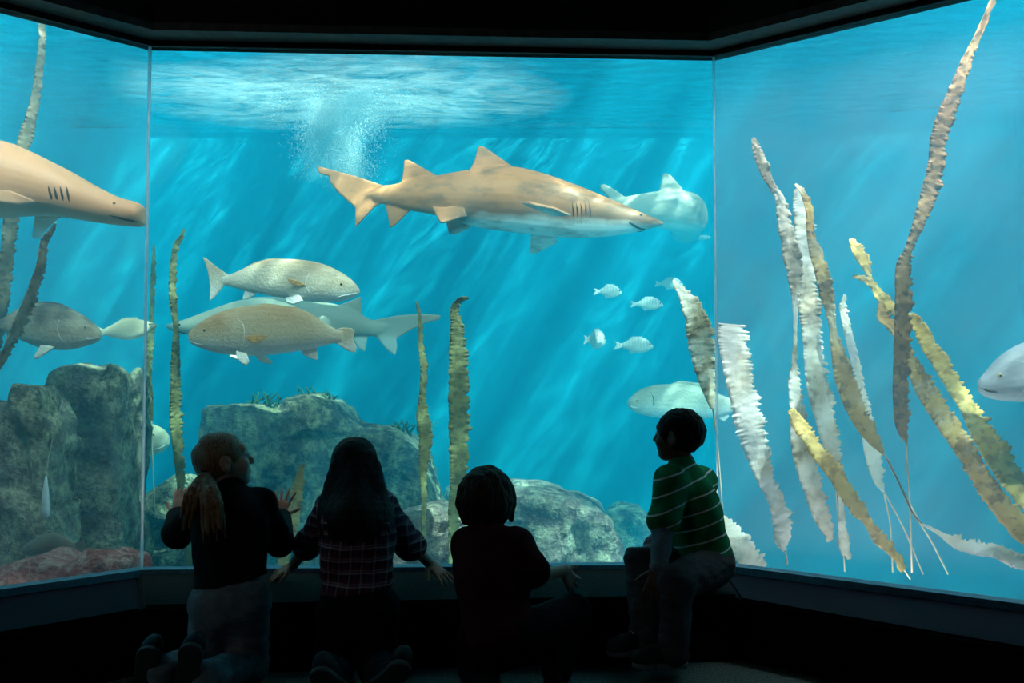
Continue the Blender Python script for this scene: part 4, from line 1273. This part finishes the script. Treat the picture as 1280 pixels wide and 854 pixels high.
# bubbles where the inlet falls into the water
rg = np.random.RandomState(5)
NB = 56000
c0 = at(428, 165, 8.9)
z = rg.uniform(0, 1, NB * 5) ** 0.8
px_ = rg.normal(0, 1, NB * 5) * (.125 + .30 * (1 - z) ** 3); py_ = rg.normal(0, .15, NB * 5)
zz = SURF - 0.08 - 0.86 * z
lump = fbm(np.stack([px_ * 3, py_ * 3, zz * 2.6], -1), 1.5, 3, 8)
ok = (np.abs(px_) < 1.2) & (lump + 0.75 >= rg.uniform(0, 1.1, NB * 5) + np.maximum(0, z - .75) * 3 * rg.uniform(0, 1, NB * 5))
pos = np.stack([c0.x + px_ - .06 * z, c0.y + py_, zz], -1)[ok][:NB]
NB = len(pos)
octv = np.array([(1, 0, 0), (-1, 0, 0), (0, 1, 0), (0, -1, 0), (0, 0, 1), (0, 0, -1)], float)
octf = np.array([(0, 2, 4), (2, 1, 4), (1, 3, 4), (3, 0, 4), (2, 0, 5), (1, 2, 5), (3, 1, 5), (0, 3, 5)])
rad = rg.uniform(.0028, .0058, NB)
BV = (pos[:, None, :] - np.array(c0) + octv[None] * rad[:, None, None]).reshape(-1, 3)
BF = (octf[None] + 6 * np.arange(NB)[:, None, None]).reshape(-1, 3)
T = NT('air_bubbles')
p = T.n('ShaderNodeBsdfPrincipled'); p.inputs['Base Color'].default_value = (0.92, 0.97, 0.98, 1); p.inputs['Roughness'].default_value = 0.2
tr = T.n('ShaderNodeBsdfTransparent'); mx = T.n('ShaderNodeMixShader'); mx.inputs[0].default_value = 0.38
T.l(tr.outputs[0], mx.inputs[1]); T.l(p.outputs[0], mx.inputs[2]); T.l(mx.outputs[0], T.out.inputs['Surface'])
bo = link('bubbles', mesh_np('bubbles', BV, BF), T.m)
bo.location = c0
tag(bo, 'white cloud of fine bubbles falling from the water surface above the tail of the tan shark', 'bubbles', kind='stuff')
# ------------------------------------------------------------------ the four children
def nv(v):
    v = np.array(v, float)
    return v / np.linalg.norm(v)


def A(px, py, D):
    return np.array(at(px, py, D))


def frame(fwd, up):
    f = nv(fwd); u = np.array(up, float); u = nv(u - f * (u @ f)); s = np.cross(f, u)
    return np.stack([s, f, u], -1)          # columns: right side, forward, up


def grid_for(pts, pad, vox):
    P = np.array(pts)
    return Grid(P.min(0) - pad, P.max(0) + pad, vox)


def head_put(g, c, R, s):
    """Skull, face and ears."""
    L = lambda x, y, z: c + R @ (np.array([x, y, z]) * s)
    rad = lambda *r: np.array(r) * s
    g.ell(L(0, -.006, .012), rad(.074, .092, .086), R, .0)
    g.ell(L(0, .030, -.052), rad(.054, .056, .056), R, .03)
    g.ell(L(0, .058, -.090), rad(.024, .020, .018), R, .025)               # chin
    g.ell(L(0, .072, .022), rad(.052, .020, .022), R, .02)                 # brow
    for sg in (-1, 1):
        g.ell(L(sg * .036, .062, -.036), rad(.022, .022, .022), R, .02)    # cheek
        g.ell(L(sg * .031, .086, .000), rad(.016, .012, .010), R, .010, True)
        g.ell(L(sg * .029, .073, .000), rad(.013, .013, .012), R, .004)    # lids
        g.ell(L(sg * .077, -.004, -.016), rad(.010, .019, .031), R, .006)  # ear
        g.ell(L(sg * .086, .002, -.014), rad(.006, .009, .017), R, .004, True)
    g.cap(L(0, .084, .006), L(0, .101, -.030), .008 * s, .0115 * s, .012)  # nose
    for sg in (-1, 1):
        g.ell(L(sg * .009, .094, -.033), rad(.008, .009, .007), R, .006)
    g.ell(L(0, .083, -.054), rad(.021, .010, .0055), R, .006)              # lips
    g.ell(L(0, .082, -.064), rad(.017, .010, .006), R, .006)
    g.box(L(0, .093, -.0588), rad(.019, .006, .0012), R, .0008, .003, True)


def hand_put(g, w, d, n, s=.74, curl=(.2, .3, .25), spread=.16, ts=1, thumb=(.7, .7, -.15)):
    """Palm, four unequal fingers and a thumb; d: towards the fingertips, n: out of the back of the hand, ts: side of the thumb."""
    d = nv(d); n = np.array(n, float); n = nv(n - d * (n @ d)); lat = np.cross(d, n) * ts
    w = np.array(w, float)
    for o in (.030, .010, -.010, -.028):
        g.cap(w + lat * o * .55 * s, w + d * .088 * s + lat * o * s, .0155 * s, .0125 * s, .010)
    for o, ln in ((.030, .070), (.010, .079), (-.010, .073), (-.029, .057)):
        p = w + d * .086 * s + lat * o * s
        a = -0.05
        base = nv(d + lat * (o / .03) * spread)
        r = .0098 * s
        for fr, c in zip((.45, .30, .25), curl):
            a += c
            q = p + (base * math.cos(a) - n * math.sin(a)) * ln * s * fr * 1.1
            g.cap(p, q, r, r * .92, .003)
            p, r = q, r * .90
    p0 = w + d * .016 * s + lat * .018 * s
    p1 = p0 + nv(d * .55 + lat * .8) * .036 * s
    t = nv(d * thumb[0] + lat * thumb[1] + n * thumb[2])
    p2 = p1 + t * .034 * s
    p3 = p2 + nv(t + d * .35) * .028 * s
    g.cap(p0, p1, .016 * s, .0125 * s, .010); g.cap(p1, p2, .0118 * s, .0105 * s, .004); g.cap(p2, p3, .0105 * s, .0085 * s, .003)


def torso_put(g, J, off=0.0, lower=True, k=.05, s=1.0):
    R = frame(J['fwd'], J['chest'] - J['pelvis'])
    o = off
    g.ell(J['chest'], (.118 * s + o, .080 * s + o, .125 * s + o), R, k)
    g.ell((J['chest'] + J['pelvis']) / 2, (.104 * s + o, .076 * s + o, .13 * s + o), R, k)
    if lower:
        g.ell(J['pelvis'], (.116 * s + o, .092 * s + o, .095 * s + o), R, k)
    for a in ('shL', 'shR'):
        g.cap(J['chest'] + (J['neck'] - J['chest']) * .6, J[a], .046 * s + o, .044 * s + o, .04)
    return R


def wrinkle(me, amp, scale, stretch=(1, 1, 1), seed=0):
    n = len(me.vertices)
    co = np.empty(n * 3); me.vertices.foreach_get('co', co); co = co.reshape(-1, 3)
    no = np.empty(n * 3); me.vertices.foreach_get('normal', no); no = no.reshape(-1, 3)
    q = fbm(co * np.array(stretch), scale, 3, seed)
    co += no * (amp * q)[:, None]
    me.vertices.foreach_set('co', co.ravel())
    me.update()


def cloth(name, color, scale=260, stripes=None, rough=0.9, amp=.3):
    T = NT(name)
    v = T.coord()
    n = T.noise(v, 18, 4)
    f = T.noise(v, scale, 2)
    c = T.ramp(n, [(0.3, tuple(x * (1 - amp) for x in color)), (0.7, tuple(min(1, x * (1 + amp)) for x in color))])
    if stripes:
        c = stripes(T, v, c)
    T.principled(c, rough, 0.1, T.bump(f, 0.4, 0.002))
    return T.m


def hair_mat(name, a, b, rough=.42, spec=.45):
    T = NT(name)
    n = T.noise(T.coord((70, 70, 5)), 2.2, 4, .6)
    T.principled(T.ramp(n, [(.35, a), (.65, b)]), rough, spec, T.bump(n, .8, .006))
    return T.m


def plaid(T, v, c):
    n = T.n('ShaderNodeTexNoise'); n.inputs['Scale'].default_value = 9; T.l(v, n.inputs['Vector'])
    w_ = T.n('ShaderNodeVectorMath', operation='MULTIPLY_ADD'); T.l(n.outputs['Color'], w_.inputs[0]); w_.inputs[1].default_value = (.02, .02, .02); T.l(v, w_.inputs[2])
    s = T.sep(w_.outputs[0])
    worn = T.noise(v, 14, 4, .6)

    def lines(ax, freq, ph, width):
        w = T.math('PINGPONG', T.math('ADD', T.math('MULTIPLY', s[ax], freq), ph), 1.0)
        return T.math('SUBTRACT', 1.0, T.math('DIVIDE', w, width), clamp=True)
    for ax in (2, 0):
        c = T.mix(T.math('MULTIPLY', lines(ax, 50, .2, .55), .8), c, (0.12, 0.03, 0.05))
    for ax, ph, a in ((2, .95, 1.3), (0, 1.25, .8), (2, .55, .7)):
        k = T.math('MULTIPLY', lines(ax, 50, ph, .22), T.math('MULTIPLY', worn, a), clamp=True)
        c = T.mix(k, c, (0.55, 0.42, 0.48))
    return c


def polo(T, v, c):
    s = T.sep(v)
    t = T.math('ADD', T.math('MULTIPLY', s[2], .93), T.math('MULTIPLY', s[0], -.30))
    n = T.noise(v, 6, 2)
    t = T.math('ADD', t, T.math('MULTIPLY', n, .015))
    w = T.math('PINGPONG', T.math('ADD', T.math('MULTIPLY', t, 36.0), .35), 1.0)
    return T.mix(T.math('LESS_THAN', w, .11), c, (0.75, 0.8, 0.75))


m_skin_fair = simple('fair_skin', (0.62, 0.36, 0.27), 0.5, .4, 30, .12, .1, .001)
m_skin_tan = simple('tan_skin', (0.36, 0.19, 0.12), 0.5, .4, 30, .12, .1, .001)
m_skin_brown = simple('brown_skin', (0.13, 0.065, 0.04), 0.5, .4, 30, .12, .1, .001)
m_eye = simple('eyeball', (0.75, 0.75, 0.72), .15, .6, 20, .05, 0)
m_iris_k = simple('child_iris', (0.05, 0.03, 0.02), .15, .6, 20, .1, 0)
m_hair_blond = hair_mat('reddish_blond_hair', (0.16, 0.075, 0.03), (0.46, 0.27, 0.13))
m_hair_black = hair_mat('black_hair', (0.006, 0.005, 0.005), (0.014, 0.012, 0.011), .6, .12)
m_hair_brown = hair_mat('dark_brown_hair', (0.018, 0.011, 0.007), (0.05, 0.03, 0.018), .6, .15)
m_sweater = cloth('black_knit', (0.010, 0.010, 0.013))
m_jeans = cloth('washed_denim', (0.20, 0.26, 0.30), 380)
m_jeans_dark = cloth('dark_denim', (0.012, 0.014, 0.022), 380)
m_jeans_grey = cloth('grey_denim', (0.065, 0.068, 0.075), 380)
m_plaid = cloth('plaid_cotton', (0.022, 0.018, 0.04), 300, plaid)
m_tee = cloth('dark_red_jersey', (0.05, 0.010, 0.014))
m_polo = cloth('green_jersey', (0.012, 0.22, 0.085), 300, polo)
m_longsleeve = cloth('blue_grey_jersey', (0.16, 0.20, 0.24))
m_trousers = cloth('black_cotton', (0.009, 0.009, 0.012))
m_shoe = cloth('dark_canvas', (0.035, 0.045, 0.05), 300)
m_shoe_black = cloth('black_leather', (0.012, 0.012, 0.014), 60, None, .45)
m_sole = simple('rubber_sole', (0.20, 0.22, 0.22), .7, .2, 60, .2, .2, .002)
m_sole_dark = simple('dark_rubber_sole', (0.045, 0.05, 0.052), .6, .3, 60, .2, .3, .003)
m_lace = simple('pale_lace', (0.5, 0.52, 0.5), .8, .1, 90, .15)


def eyes(parent, c, R, s):
    for sg in (-1, 1):
        for nm, y, r, m in (('eye', .0805, .0082, m_eye), ('iris', .0868, .0042, m_iris_k)):
            bm = bmesh.new()
            bmesh.ops.create_uvsphere(bm, u_segments=12, v_segments=8, radius=r * s, matrix=Matrix.Translation(Vector(c + R @ (np.array([sg * .029, y, .0]) * s))))
            o = link(nm, bm_mesh(nm, bm), m, parent if nm == 'eye' else e)
            if nm == 'eye': e = o


def shoe(parent, heel, toe, up, sole_m, upper_m, s=1.0, laces=True):
    """A sneaker from heel to toe, sole away from `up`."""
    heel, toe = np.array(heel, float), np.array(toe, float)
    R = frame(toe - heel, up)
    ln = np.linalg.norm(toe - heel)
    L = lambda x, y, z: heel + R @ np.array([x, y, z])
    g = grid_for([heel, toe], .10, .004)
    g.cap(L(0, .028, .030), L(0, ln - .032, .024), .030 * s, .027 * s, .0)
    g.ell(L(0, .030, .052), np.array((.032, .036, .045)) * s, R, .02)
    g.ell(L(0, ln * .5, .044), np.array((.029, .06, .028)) * s, R, .025)
    g.ell(L(0, ln - .045, .022), np.array((.038, .046, .027)) * s, R, .02)
    g.ell(L(0, .032, .100), np.array((.025, .028, .04)) * s, R, .006, True)
    g.halfspace(L(0, 0, .010), -R[:, 2])
    u = link('shoe', g.mesh('shoe', 1), upper_m, parent)
    g = grid_for([heel, toe], .09, .004)
    for y0, x, r in ((.030, 0, .035), (ln * .45, .004, .031), (ln - .045, 0, .041)):
        g.cap(L(x, y0, -.02), L(x, y0, .05), r * s, r * s, .035)
    g.cap(L(0, .03, .0), L(0, ln - .045, .0), .031 * s, .034 * s, .02)
    g.halfspace(L(0, 0, .013), R[:, 2]); g.halfspace(L(0, 0, -.008), -R[:, 2])
    link('sole', g.mesh('sole', 1), sole_m, u)
    if laces:
        for q in (.46, .56, .66):
            bm = bmesh.new()
            z = .062 - (q - .46) * .09
            tube(bm, [L(-.026, ln * q, z - .012), L(-.012, ln * q + .004, z + .008), L(.012, ln * q - .002, z + .008), L(.026, ln * q, z - .012)], .0032, 6)
            link('lace', bm_mesh('lace', bm), m_lace, u)
    return u


def child(label, J, skin, size, hands, build_hair, garments, hair_m, shoes, head_s=1.0):
    fl_ = J['pelvis'].copy(); fl_[2] = 0
    pts = [v for k, v in J.items() if k not in ('fwd', 'hfwd', 'hup')]
    g = grid_for(pts, .17, .004)
    R = torso_put(g, J, 0, True, .05, size)
    HR = frame(J['hfwd'], J['hup'])
    nk = J['head'] + HR @ (np.array([0, -.012, -.06]) * head_s)
    g.cap(J['neck'] - (J['neck'] - J['chest']) * .25, nk, .044 * size, .038 * size, .03)
    gh = grid_for([J['head']], .16, .0032)
    head_put(gh, J['head'], HR, head_s)
    # the finer head is melted into the body's own grid
    lo_i = np.maximum(np.ceil((gh.lo - g.lo) / g.vox).astype(int), 0)
    hi_i = np.minimum(np.floor((gh.lo + gh.vox * (gh.n - 1) - g.lo) / g.vox).astype(int), g.n - 1)
    sl = tuple(slice(a, b) for a, b in zip(lo_i, hi_i))
    head_put(g, J['head'], HR, head_s) if False else None
    ax = [(g.lo[k] + g.vox * np.arange(lo_i[k], hi_i[k]) - gh.lo[k]) / gh.vox for k in range(3)]
    q = gh.d
    for k in range(3):
        i0 = np.clip(ax[k].astype(int), 0, gh.n[k] - 2); t = ax[k] - i0
        sh = [1, 1, 1]; sh[k] = -1
        q = np.take(q, i0, k) * (1 - t).reshape(sh) + np.take(q, i0 + 1, k) * t.reshape(sh)
    g.put(sl, q, .018)
    z = size
    for sd in 'LR':
        g.limb([J['sh' + sd], J['el' + sd], J['wr' + sd]], [.036 * z, .029 * z, .0215 * z], .02)
        hp = [J['pelvis'] + R @ np.array([(-1 if sd == 'L' else 1) * .062 * z, 0, -.01]), J['kn' + sd], J['an' + sd]]
        J['hip' + sd] = hp[0]
        g.limb(hp, [.068 * z, .050 * z, .032 * z], .03)
        g.ell(J['kn' + sd] + (J['an' + sd] - J['kn' + sd]) * .32, (.043 * z,) * 3, None, .04)
    for sd in 'LR':
        hand_put(g, J['wr' + sd], **hands[sd])
    me = g.mesh('person', 1)
    body = link('person', me, skin)
    tag(body, label, 'person', 'children at the window')
    eyes(body, J['head'], HR, head_s)
    for nm, m, fn in garments:
        me = fn(J, R, HR)
        link(nm, me, m, body)
    for nm, me in build_hair(J, HR, head_s):
        link(nm, me, hair_m, body)
    for a in shoes:
        shoe(body, *a)
    return body


def trousers(vox=.005, off=.012, amp=.004, hem=1.04, top=.095):
    def fn(J, R, HR):
        g = grid_for([J[k] for k in ('pelvis', 'knL', 'knR', 'anL', 'anR', 'hipL', 'hipR')], .17, vox)
        g.ell(J['pelvis'], (.116 + off, .092 + off, .10 + off), R, .03)
        for sd in 'LR':
            h, kn, an = J['hip' + sd], J['kn' + sd], J['an' + sd]
            g.limb([h, kn], [.070 + off, .053 + off], .03)
            g.cap(kn, kn + (an - kn) * hem, .053 + off, .042 + off, .02)
        g.halfspace(J['pelvis'] + R[:, 2] * top, R[:, 2])
        me = g.mesh('trousers', 2)
        wrinkle(me, amp, 16, (1, 1, 2.2), 3)
        return me
    return fn


def shirt(sleeve='short', off=.016, vox=.005, hem=-.06, amp=.004, cuff=None, wscale=14):
    def fn(J, R, HR):
        keys = ['pelvis', 'chest', 'neck', 'shL', 'shR', 'elL', 'elR'] + (['wrL', 'wrR'] if sleeve in ('long', 'rolled') else [])
        g = grid_for([J[k] for k in keys], .17, vox)
        torso_put(g, J, off, True, .05)
        g.cap(J['chest'] + (J['neck'] - J['chest']) * .6, J['neck'] + (J['head'] - J['neck']) * .12, .055 + off, .042 + off * .6, .03)
        for sd in 'LR':
            s_, e, w = J['sh' + sd], J['el' + sd], J['wr' + sd]
            if sleeve == 'short':
                g.cap(s_, s_ + (e - s_) * .80, .040 + off, .043 + off, .02)
            elif sleeve == 'rolled':
                g.cap(s_, e, .038 + off, .034 + off, .02); q = e + (w - e) * .18
                g.cap(e, q, .034 + off, .033 + off, .01); g.cap(q - (w - e) * .10, q, .039 + off, .039 + off, .004)
            else:
                g.cap(s_, e, .038 + off, .031 + off, .02); g.cap(e, e + (w - e) * .93, .031 + off, .024 + off, .02)
        g.halfspace(J['pelvis'] + R[:, 2] * hem, -R[:, 2])
        for sd in 'LR':
            if sleeve == 'short':
                pass
        me = g.mesh('shirt', 2)
        wrinkle(me, amp, wscale, (1, 1, 1), 5)
        return me
    return fn


def cap_hair(J, HR, s, r=(.083, .098, .094), drop=.0, seed=2, amp=.004, extra=None, face=True, wr=(26, (1, 1, .35)), vox=.0035):
    """Hair over the skull, open at the face."""
    c = J['head']
    L = lambda x, y, z: c + HR @ (np.array([x, y, z]) * s)
    ex = extra(L) if extra else []
    g = grid_for([c] + [p for e in ex for p in e[0]], .16, vox)
    g.ell(L(0, -.010, .014), np.array(r) * s, HR, 0)
    if drop:
        g.ell(L(0, -.030, -.035 - drop * .3), np.array((r[0] * 1.02, r[1] * .75, .07 + drop)) * s, HR, .03)
    if face:
        g.ell(L(0, .092, -.045), np.array((.064, .066, .095)) * s, HR, .012, True)
        for sg in (-1, 1):
            if not drop: g.ell(L(sg * .085, .012, -.035), np.array((.024, .030, .050)) * s, HR, .01, True)
        if not drop: g.halfspace(L(0, -.03, -.085), HR @ np.array([0, .25, -1.0]), .01)
    for pts, rs in ex:
        g.limb(pts, rs, .015)
    me = g.mesh('hair', 1)
    wrinkle(me, amp, wr[0], wr[1], seed)
    return me


# --- first child: blond hair in a ponytail, black sweater, washed jeans, kneeling, hands raised to the glass
J = dict(pelvis=A(287, 752, 3.46), chest=A(288, 668, 3.56), neck=A(289, 617, 3.62), head=A(278, 575, 3.64), fwd=(.12, 1, 0), hfwd=(.88, .40, .22), hup=(-.22, 0, 1),
         shL=A(254, 634, 3.60), shR=A(324, 632, 3.64), elL=A(221, 668, 3.80), elR=A(350, 678, 3.80), wrL=A(222, 646, 4.02), wrR=A(350, 648, 4.14),
         knL=np.array([-1.08, 3.52, .068]), knR=np.array([-.93, 3.54, .068]), anL=A(206, 838, 3.20), anR=A(262, 846, 3.20))


def hair1(J, HR, s):
    me = cap_hair(J, HR, s, (.080, .096, .092), 0, 2, .003, None, True, (30, (1, .4, 1)))
    p0 = A(257, 590, 3.58)
    g = grid_for([p0, A(262, 680, 3.42), A(228, 668, 3.44), A(285, 672, 3.44)], .06, .0035)
    rg = random.Random(4)
    for k in range(16):
        left = k < 6
        u = k / 5 if left else (k - 6) / 9
        if left:
            tip = A(227 + 12 * u + rg.uniform(-2, 2), 660 + rg.uniform(-14, 4), 3.44 + rg.uniform(-.015, .02)); mid = A(236 + 12 * u, 618 + rg.uniform(-4, 4), 3.47 + rg.uniform(-.01, .015))
        else:
            tip = A(252 + 30 * u + rg.uniform(-3, 3), 676 + rg.uniform(-14, 6), 3.42 + rg.uniform(-.015, .02)); mid = A(254 + 20 * u, 622 + rg.uniform(-4, 4), 3.445 + rg.uniform(-.01, .015))
        g.limb(list(catmull([p0, mid, tip], 8)), [.010, .0105, .011, .0105, .0095, .008, .006, .003], .005)
    tail = g.mesh('ponytail', 1)
    wrinkle(tail, .003, 40, (1, 1, .2), 9)
    return [('hair', me), ('ponytail', tail)]


k1 = child('blond ponytailed child in a black sweater and washed jeans kneeling at the glass', J, m_skin_fair, .98,
           dict(L=dict(d=(.0, .35, 1), n=(-.4, -1, .3), ts=-1, curl=(.15, .2, .2), spread=.2), R=dict(d=(.12, .32, 1), n=(.1, -1, .3), ts=1, curl=(.02, .06, .08), spread=.42, thumb=(.5, .9, -.1))),
           hair1, [('jeans', m_jeans, trousers(amp=.005)), ('sweater', m_sweater, shirt('long', .022, hem=.065))], m_hair_blond,
           [(A(187, 812, 3.12), A(176, 868, 3.20) + np.array([0, .0, -.03]), (-.1, 1, .25), m_sole_dark, m_shoe_black, 1, False), (A(240, 808, 3.10), A(228, 866, 3.18) + np.array([0, 0, -.03]), (-.1, 1, .25), m_sole_dark, m_shoe_black, 1, False)])
g = Grid(A(257, 590, 3.575) - .05, A(257, 590, 3.575) + .05, .003)
g.ell(A(258, 591, 3.575), (.02, .02, .016), None, 0)
link('hair_tie', g.mesh('hair_tie', 1), m_black, k1)

# --- second child: long dark hair, plaid shirt, hands spread on the sill
J = dict(pelvis=A(447, 760, 3.46), chest=A(446, 668, 3.58), neck=A(445, 621, 3.68), head=A(444, 582, 3.74), fwd=(0, 1, 0), hfwd=(.03, 1, .10), hup=(0, -.1, 1),
         shL=A(416, 634, 3.68), shR=A(476, 634, 3.68), elL=A(389, 676, 3.90), elR=A(508, 676, 3.90), wrL=A(367, 706, 4.10), wrR=A(537, 704, 4.10),
         knL=np.array([-.63, 3.52, .068]), knR=np.array([-.47, 3.52, .068]), anL=A(420, 846, 3.19), anR=A(478, 846, 3.19))


def hair2(J, HR, s):
    c = J['head']
    g = grid_for([c, A(410, 690, 3.5), A(480, 690, 3.5)], .13, .004)
    L = lambda x, y, z: c + HR @ (np.array([x, y, z]) * s)
    g.ell(L(0, -.010, .014), np.array((.088, .100, .096)) * s, HR, 0)
    rg = random.Random(3)
    for k in range(19):
        u = k / 18
        x = 408 + 74 * u
        p0 = A(424 + 40 * u, 572, 3.66 + .04 * abs(u - .5))
        p1 = A(411 + 66 * u, 615, 3.565 + .07 * abs(u - .5) * 2)
        p2 = A(402 + 84 * u, 645, 3.485 + .10 * abs(u - .5) ** 2 * 4)
        p3 = A(406 + 74 * u + rg.uniform(-3, 3), 676 + 12 * math.sin(math.pi * u) + rg.uniform(-6, 6), 3.45 + .07 * abs(u - .5) ** 2 * 4)
        g.limb(list(catmull([p0, p1, p2, p3], 12)), list(np.interp(np.linspace(0, 1, 12), [0, .3, .7, 1], [.022, .021, .017, .005])), .012)
    g.ell(L(0, .100, -.050), np.array((.062, .066, .10)) * s, HR, .012, True)
    me = g.mesh('hair', 1)
    wrinkle(me, .003, 36, (1, 1, .16), 6)
    return [('hair', me)]


dL = A(340, 722, 4.12) - A(367, 706, 4.10); dR = A(556, 722, 4.06) - A(537, 704, 4.10)
child('long dark haired child in a plaid shirt leaning both hands on the sill', J, m_skin_tan, .98,
      dict(L=dict(d=dL, n=(-.2, -.5, 1), ts=-1, curl=(.05, .12, .15), spread=.25), R=dict(d=dR, n=(.2, -.5, 1), ts=1, curl=(.05, .15, .2), spread=.25)),
      hair2, [('jeans', m_jeans_dark, trousers()), ('shirt', m_plaid, shirt('rolled', .022, hem=.06, amp=.006))], m_hair_black,
      [(A(394, 840, 3.08), A(446, 882, 3.17), (.15, 1, .35), m_sole_dark, m_shoe_black, 1, False), (A(507, 832, 3.08), A(454, 876, 3.17), (-.15, 1, .35), m_sole_dark, m_shoe_black, 1, False)])

# --- third child: shaggy brown hair, dark red t-shirt, one knee up
J = dict(pelvis=A(622, 798, 3.40), chest=A(614, 716, 3.50), neck=A(610, 664, 3.56), head=A(608, 619, 3.60), fwd=(.25, 1, 0), hfwd=(.10, 1, .02), hup=(0, 0, 1),
         shL=A(586, 682, 3.56), shR=A(645, 682, 3.52), elL=A(590, 740, 3.66), elR=A(671, 721, 3.48), wrL=A(608, 735, 3.78), wrR=A(704, 713, 3.60),
         knL=np.array([-.13, 3.55, .068]), knR=A(716, 765, 3.60), anL=np.array([-.08, 3.20, .06]), anR=np.array([.155, 3.45, .085]))


def hair3(J, HR, s):
    def locks(L):
        rg = random.Random(12)
        out = []
        for k in range(46):
            a = rg.uniform(-2.0, 2.0)
            top = rg.uniform(.0, .07); end = rg.uniform(-.098, -.045)
            rx, ry = .088 + rg.uniform(-.004, .005), .094
            x, y = math.sin(a), -math.cos(a)
            f = rg.uniform(.88, 1.03)
            out.append(([L(x * rx * math.sqrt(max(.1, 1 - (top / .1) ** 2)), -.01 + y * ry * math.sqrt(max(.1, 1 - (top / .1) ** 2)), top), L(x * rx * 1.02, -.01 + y * ry * 1.02, (top + end) / 2), L(x * rx * f, -.01 + y * ry * f, end)], [.014, .014, .004]))
        return out
    me = cap_hair(J, HR, s, (.093, .104, .098), .022, 7, .004, locks, True, (30, (1, 1, .4)))
    return [('hair', me)]


dR = A(712, 730, 3.63) - A(704, 713, 3.60)
child('shaggy brown haired child in a dark red t-shirt crouching with one knee up', J, m_skin_fair, .94,
      dict(L=dict(d=(.3, 1, -.2), n=(0, 0, 1), ts=1), R=dict(d=dR + np.array([.01, .01, 0]), n=(.45, -.85, .3), ts=-1, curl=(.12, .2, .2), spread=.5)),
      hair3, [('trousers', m_trousers, trousers()), ('tee', m_tee, shirt('short', .020, hem=.0))], m_hair_brown,
      [(np.array([.135, 3.38, .009]), np.array([.175, 3.565, .009]), (0, 0, 1), m_sole_dark, m_shoe_black, 1, False), (np.array([-.07, 3.18, .085]), np.array([-.075, 2.99, .055]), (0, .1, -1), m_sole_dark, m_shoe_black, 1, False)], .97)

# --- fourth child: short black hair, green striped polo over a grey long sleeve, sitting on the sill
J = dict(pelvis=A(879, 702, 3.93), chest=A(862, 636, 3.92), neck=A(852, 588, 3.90), head=A(849, 543, 3.90), fwd=(-.85, -.45, 0), hfwd=(-.86, .50, .06), hup=(.04, 0, 1),
         shL=A(838, 604, 3.81), shR=A(876, 604, 4.02), elL=A(829, 660, 3.76), elR=A(842, 664, 4.12), wrL=A(823, 713, 3.66), wrR=A(814, 682, 3.98),
         knL=A(845, 728, 3.63), knR=A(802, 702, 3.84), anL=A(843, 812, 3.60), anR=A(806, 800, 3.72))


def hair4(J, HR, s):
    return [('hair', cap_hair(J, HR, s, (.084, .099, .094), 0, 4, .0035, None, True, (60, (1, 1, 1))))]


def undershirt(J, R, HR):
    g = grid_for([J[k] for k in ('elL', 'elR', 'wrL', 'wrR', 'shL', 'shR')], .1, .0045)
    for sd in 'LR':
        s_, e, w = J['sh' + sd], J['el' + sd], J['wr' + sd]
        g.cap(s_ + (e - s_) * .5, e, .044, .040, .01); g.cap(e, e + (w - e) * .90, .040, .034, .02)
        q = e + (w - e) * .86
        g.cap(q, q + (w - e) * .07, .036, .036, .004)
    me = g.mesh('undershirt', 1)
    wrinkle(me, .004, 22, (1, 1, 1.6), 8)
    return me


dL = A(817, 742, 3.62) - A(823, 713, 3.66)
child('seated child in a green polo with white stripes on the right end of the sill', J, m_skin_brown, .94,
      dict(L=dict(d=dL + np.array([-.012, 0, 0]), n=(-.35, -1, .1), ts=1, curl=(.3, .5, .4), spread=.1), R=dict(d=A(802, 692, 3.90) - A(814, 682, 3.98), n=(-.2, 0, 1), ts=-1, curl=(.1, .2, .2), spread=.1)),
      hair4, [('jeans', m_jeans_grey, trousers(amp=.006, top=.07)), ('long_sleeves', m_longsleeve, undershirt), ('polo', m_polo, shirt('short', .024, hem=-.085, amp=.005))], m_hair_black,
      [(A(857, 831, 3.63), A(790, 832, 3.58), (0, 0, 1), m_sole, m_shoe, 1, True), (A(815, 812, 3.74), A(760, 818, 3.66), (0, 0, 1), m_sole, m_shoe, 1, True)], .97)
